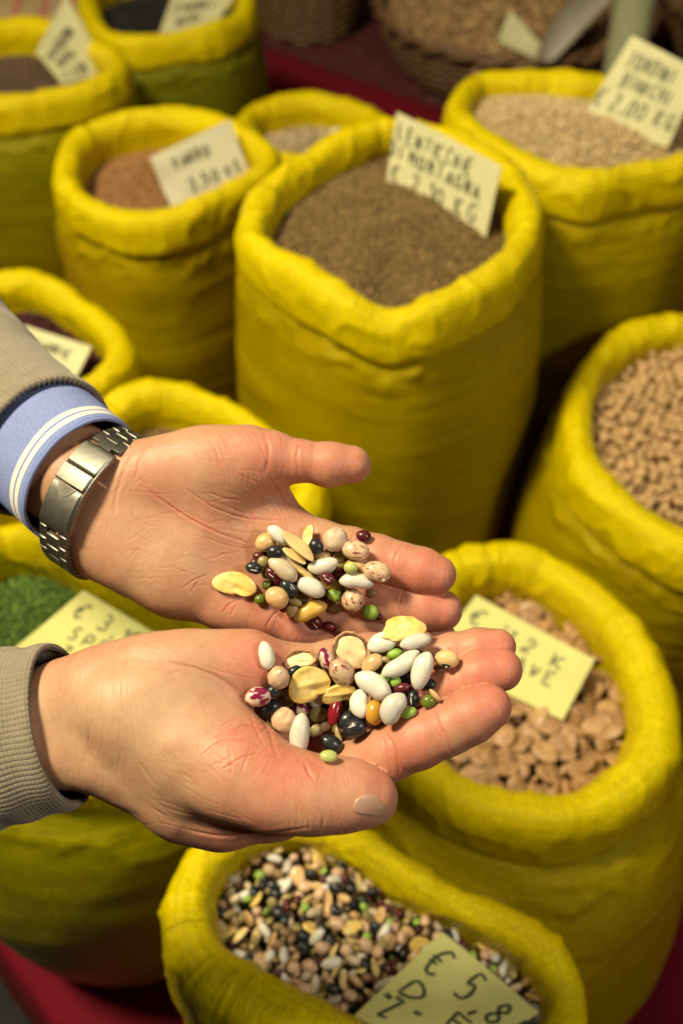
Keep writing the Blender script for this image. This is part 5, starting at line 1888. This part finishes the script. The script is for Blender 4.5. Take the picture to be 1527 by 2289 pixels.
RIBS_R, RIBS_L = 92, 84
KNIT = knit_mat('grey_brown_knit', (0.225, 0.185, 0.13), (0.30, 0.25, 0.18), RIBS_R)
KNIT2 = knit_mat('grey_brown_knit_far', (0.225, 0.185, 0.13), (0.30, 0.25, 0.18), RIBS_L)
# right sleeve: straight ribbed cuff
C, Rr = path_px([(-420, 1740, 0.494, 0.044), (-200, 1685, 0.487, 0.0415), (0, 1645, 0.481, 0.0385), (90, 1628, 0.478, 0.0368), (132, 1619, 0.4765, 0.0356), (142, 1617, 0.476, 0.0346)], 90)
Rr = Rr + 0.0007 * np.sin(np.linspace(0, 1, 90) * 40)
V, UVs, _f = loft(C, Rr, RIBS_R * 6, 0.76, (0, 0, 1), RIBS_R, 0.0017, 0.0011, 3)
slv = tube_cloth('sweater_sleeve', V, UVs, RIBS_R * 6, KNIT, 0.002)
slv['label'] = 'ribbed grey brown sweater sleeve of the lower arm'
adopt(slv, person)
# left sleeve
C, Rr = path_px([(-320, 590, 0.72, 0.055), (-160, 750, 0.652, 0.0465), (-35, 880, 0.602, 0.0405), (45, 957, 0.568, 0.0388), (92, 1000, 0.551, 0.0384), (100, 1008, 0.548, 0.0376)], 90)
V, UVs, _f = loft(C, Rr, RIBS_L * 6, 0.9, (0, 0, 1), RIBS_L, 0.0030, 0.0022, 5)
slv = tube_cloth('sweater_sleeve', V, UVs, RIBS_L * 6, KNIT2, 0.002)
slv['label'] = 'wrinkled grey brown sweater sleeve of the arm with the watch'
adopt(slv, person)
# shirt cuff
kk = NT('blue_shirt_cotton')
_uv = kk.n('ShaderNodeTexCoord')
_sp = kk.n('ShaderNodeSeparateXYZ')
kk.l(_uv, 'UV', _sp, 0)
SHIRT_LEN = 0.062
C, Rr = path_px([(50, 960, 0.566, 0.0372), (110, 1010, 0.546, 0.0366), (165, 1058, 0.528, 0.0358), (187, 1077, 0.521, 0.0350)], 60)
V, UVs, _f = loft(C, Rr, 160, 0.80, (0, 0, 1), 0, 0, 0.0009, 8)
smax = UVs[:, 1].max()
UVs[:, 1] = smax - UVs[:, 1]                                  # distance from the cuff's edge


def band(lo, hi):
    a = kk.math('GREATER_THAN', (_sp, 1), lo)
    b = kk.math('LESS_THAN', (_sp, 1), hi)
    return kk.math('MULTIPLY', a, b)


fine = kk.noise(1500, 2, 0.6)
cc = kk.ramp(fine, [(0.35, (0.15, 0.19, 0.42)), (0.65, (0.25, 0.305, 0.55))])
cc = kk.mix(band(0.0062, 0.0098), cc, (0.74, 0.70, 0.60))
cc = kk.mix(band(0.0116, 0.0154), cc, (0.74, 0.70, 0.60))
cc = kk.mix(band(0.0016, 0.0021), cc, (0.09, 0.13, 0.36))
kk.to(cc, 'Base Color')
kk.b.inputs['Roughness'].default_value = 0.85
kk.b.inputs['Specular IOR Level'].default_value = 0.2
kk.bump(fine, 0.25, 0.0004)
cuff = tube_cloth('shirt_cuff', V, UVs, 160, kk.m, 0.0016)
cuff['label'] = 'blue shirt cuff with two white stripes'
adopt(cuff, person)

# thumb nail of the right hand, laid on the thumb's surface
NAIL = simple_mat('fingernail', (0.44, 0.255, 0.175), 0.36, 0.55, 0.06, 120, sss=0.15)
nail_uv = [(788, 1806), (794, 1788), (812, 1777), (838, 1778), (856, 1794), (868, 1818), (864, 1828), (842, 1826), (815, 1822), (795, 1818)]
ring_n = spline(np.array(nail_uv, float), 40)
cn = ring_n.mean(0)
V, F = [], []
for layer, sc_n in enumerate((1.0, 0.97, 0.8, 0.55, 0.28)):
    for p in ring_n:
        q = cn + (p - cn) * sc_n
        dep = first_hit(q[0], q[1], 'R')[0] if 'first_hit' in globals() else None
        dep = dep or 0.44
        V.append(at(q[0], q[1], dep + (0.0004 if layer == 0 else -0.0005)))
V.append(at(cn[0], cn[1], (first_hit(cn[0], cn[1], 'R')[0] or 0.44) - 0.0006))
for layer in range(4):
    for i in range(40):
        j = (i + 1) % 40
        F.append((layer * 40 + i, layer * 40 + j, layer * 40 + 40 + j, layer * 40 + 40 + i))
for i in range(40):
    F.append((160 + i, 160 + (i + 1) % 40, 200))
nl = obj('thumbnail', make_mesh('thumbnail', V, F), NAIL)
adopt(nl, person)

# ------------------------------------------------------------------ wristwatch bracelet
STEEL = NT('brushed_steel')
STEEL.b.inputs['Metallic'].default_value = 1.0
_n = STEEL.noise(420, 3, 0.6, 'Object', (0.12, 1, 1))
STEEL.to(STEEL.ramp(_n, [(0.3, (0.19, 0.18, 0.15)), (0.7, (0.26, 0.25, 0.21))]), 'Base Color')
STEEL.b.inputs['Roughness'].default_value = 0.46
STEEL.bump(_n, 0.08, 0.0002)
POLISH = simple_mat('polished_steel', (0.70, 0.65, 0.56), 0.10, 0.5, 0.04, 60, metal=1.0)

wc = camp(236, 1126, 0.5150)
wa = np.array([0.80, -0.44, 0.42])
wa /= np.linalg.norm(wa)
wb = np.array([0.44, 0.88, 0.0])
wb -= wa * (wb @ wa)
wb /= np.linalg.norm(wb)
wn = np.cross(wa, wb)                                          # towards the camera
WA_, WB_ = 0.0365, 0.0290


def strap_pt(t, out=0.0, along=0.0):
    """t in turns: 0 = far side in the photo, 0.25 = facing the camera"""
    a = 2 * math.pi * t
    e = np.array([WA_ * math.cos(a), WB_ * math.sin(a)])
    nrm = np.array([math.cos(a) / WA_, math.sin(a) / WB_])
    nrm /= np.linalg.norm(nrm)
    p = e + nrm * out
    return wc + wb * p[0] + wn * p[1] + wa * along


def rounded_block(t0, t1, a0, a1, o0, o1, bev=0.0006, seg=4, crown=0.0):
    """a curved link between turns t0..t1, a0..a1 along the arm, o0..o1 outwards, with chamfered edges"""
    prof = [(a0, o0), (a0, o1 - bev), (a0 + bev, o1), ((a0 + a1) / 2, o1 + crown), (a1 - bev, o1), (a1, o1 - bev), (a1, o0)]
    dt = (t1 - t0)
    ts = [t0, t0 + dt * 0.04] + [t0 + dt * (0.08 + 0.84 * i / seg) for i in range(seg + 1)] + [t1 - dt * 0.04, t1]
    V, F = [], []
    for i, t in enumerate(ts):
        end = 0.0007 if i in (0, len(ts) - 1) else (0.0002 if i in (1, len(ts) - 2) else 0)
        for al, ou in prof:
            V.append(to_world(strap_pt(t, ou - (end if ou > o0 else 0), al)))
    m = len(prof)
    for i in range(len(ts) - 1):
        for j in range(m):
            F.append((i * m + j, i * m + (j + 1) % m, (i + 1) * m + (j + 1) % m, (i + 1) * m + j))
    F.append(tuple(range(m)))
    F.append(tuple(reversed(range((len(ts) - 1) * m, len(ts) * m))))
    return V, F


watch = empty('wristwatch', to_world(wc))
tag(watch, 'stainless steel watch bracelet with folding clasp round the left wrist', 'watch')


def wpart(name, V, F, mat):
    bm = bmesh.new()
    me = make_mesh(name, V, F, smooth=False)
    bm.from_mesh(me)
    bmesh.ops.recalc_face_normals(bm, faces=bm.faces)
    bm.to_mesh(me)
    bm.free()
    me.polygons.foreach_set('use_smooth', np.ones(len(me.polygons), dtype=bool))
    me.set_sharp_from_angle(angle=math.radians(28))
    return adopt(obj(name, me, mat), watch)


HW = 0.0098
CL0, CL1 = 0.135, 0.335                                          # clasp span in turns
pitch_t = 0.0315
t = CL1 + 0.004
while t < 1 + CL0 - pitch_t * 0.6:
    a = 2 * math.pi * (t + pitch_t / 2)
    wpart('link', *rounded_block(t, t + pitch_t * 0.93, -HW, -HW * 0.46, 0.0002, 0.0030), STEEL.m)
    wpart('link', *rounded_block(t, t + pitch_t * 0.93, HW * 0.46, HW, 0.0002, 0.0030), STEEL.m)
    wpart('centre_link', *rounded_block(t + pitch_t * 0.42, t + pitch_t * 1.36, -HW * 0.44, HW * 0.44, 0.0002, 0.0030), STEEL.m)
    t += pitch_t
wpart('clasp_cover', *rounded_block(CL0, CL0 + 0.062, -HW * 1.04, HW * 1.04, 0.0004, 0.0040, 0.0009, 6, 0.0003), STEEL.m)
wpart('clasp_lock', *rounded_block(CL0 + 0.064, CL0 + 0.102, -HW * 1.04, HW * 1.04, 0.0004, 0.0046, 0.0009, 6, 0.0003), STEEL.m)
wpart('clasp_plate', *rounded_block(CL0 + 0.104, CL1, -HW * 1.04, HW * 1.04, 0.0004, 0.0043, 0.0009, 8, 0.0003), STEEL.m)
wpart('clasp_side', *rounded_block(CL0 + 0.01, CL1 - 0.005, HW * 1.045, HW * 1.10, 0.0006, 0.0034, 0.0004, 10), STEEL.m)
# thumb notch: a shallow lens let into the plate
nv, nf = [], []
for i in range(25):
    u = -1 + 2 * i / 24
    w = 0.0145 * (1 - u * u)
    for q in (0.0, 1.0):
        nv.append(to_world(strap_pt(CL0 + 0.105 + q * w * 1.6, 0.0048, u * HW * 0.62)))
for i in range(24):
    nf.append((2 * i, 2 * i + 1, 2 * i + 3, 2 * i + 2))
DARKSTEEL = simple_mat('shadowed_steel', (0.34, 0.31, 0.26), 0.35, 0.5, 0.05, 60, metal=1.0)
wpart('thumb_notch', nv, nf, DARKSTEEL)
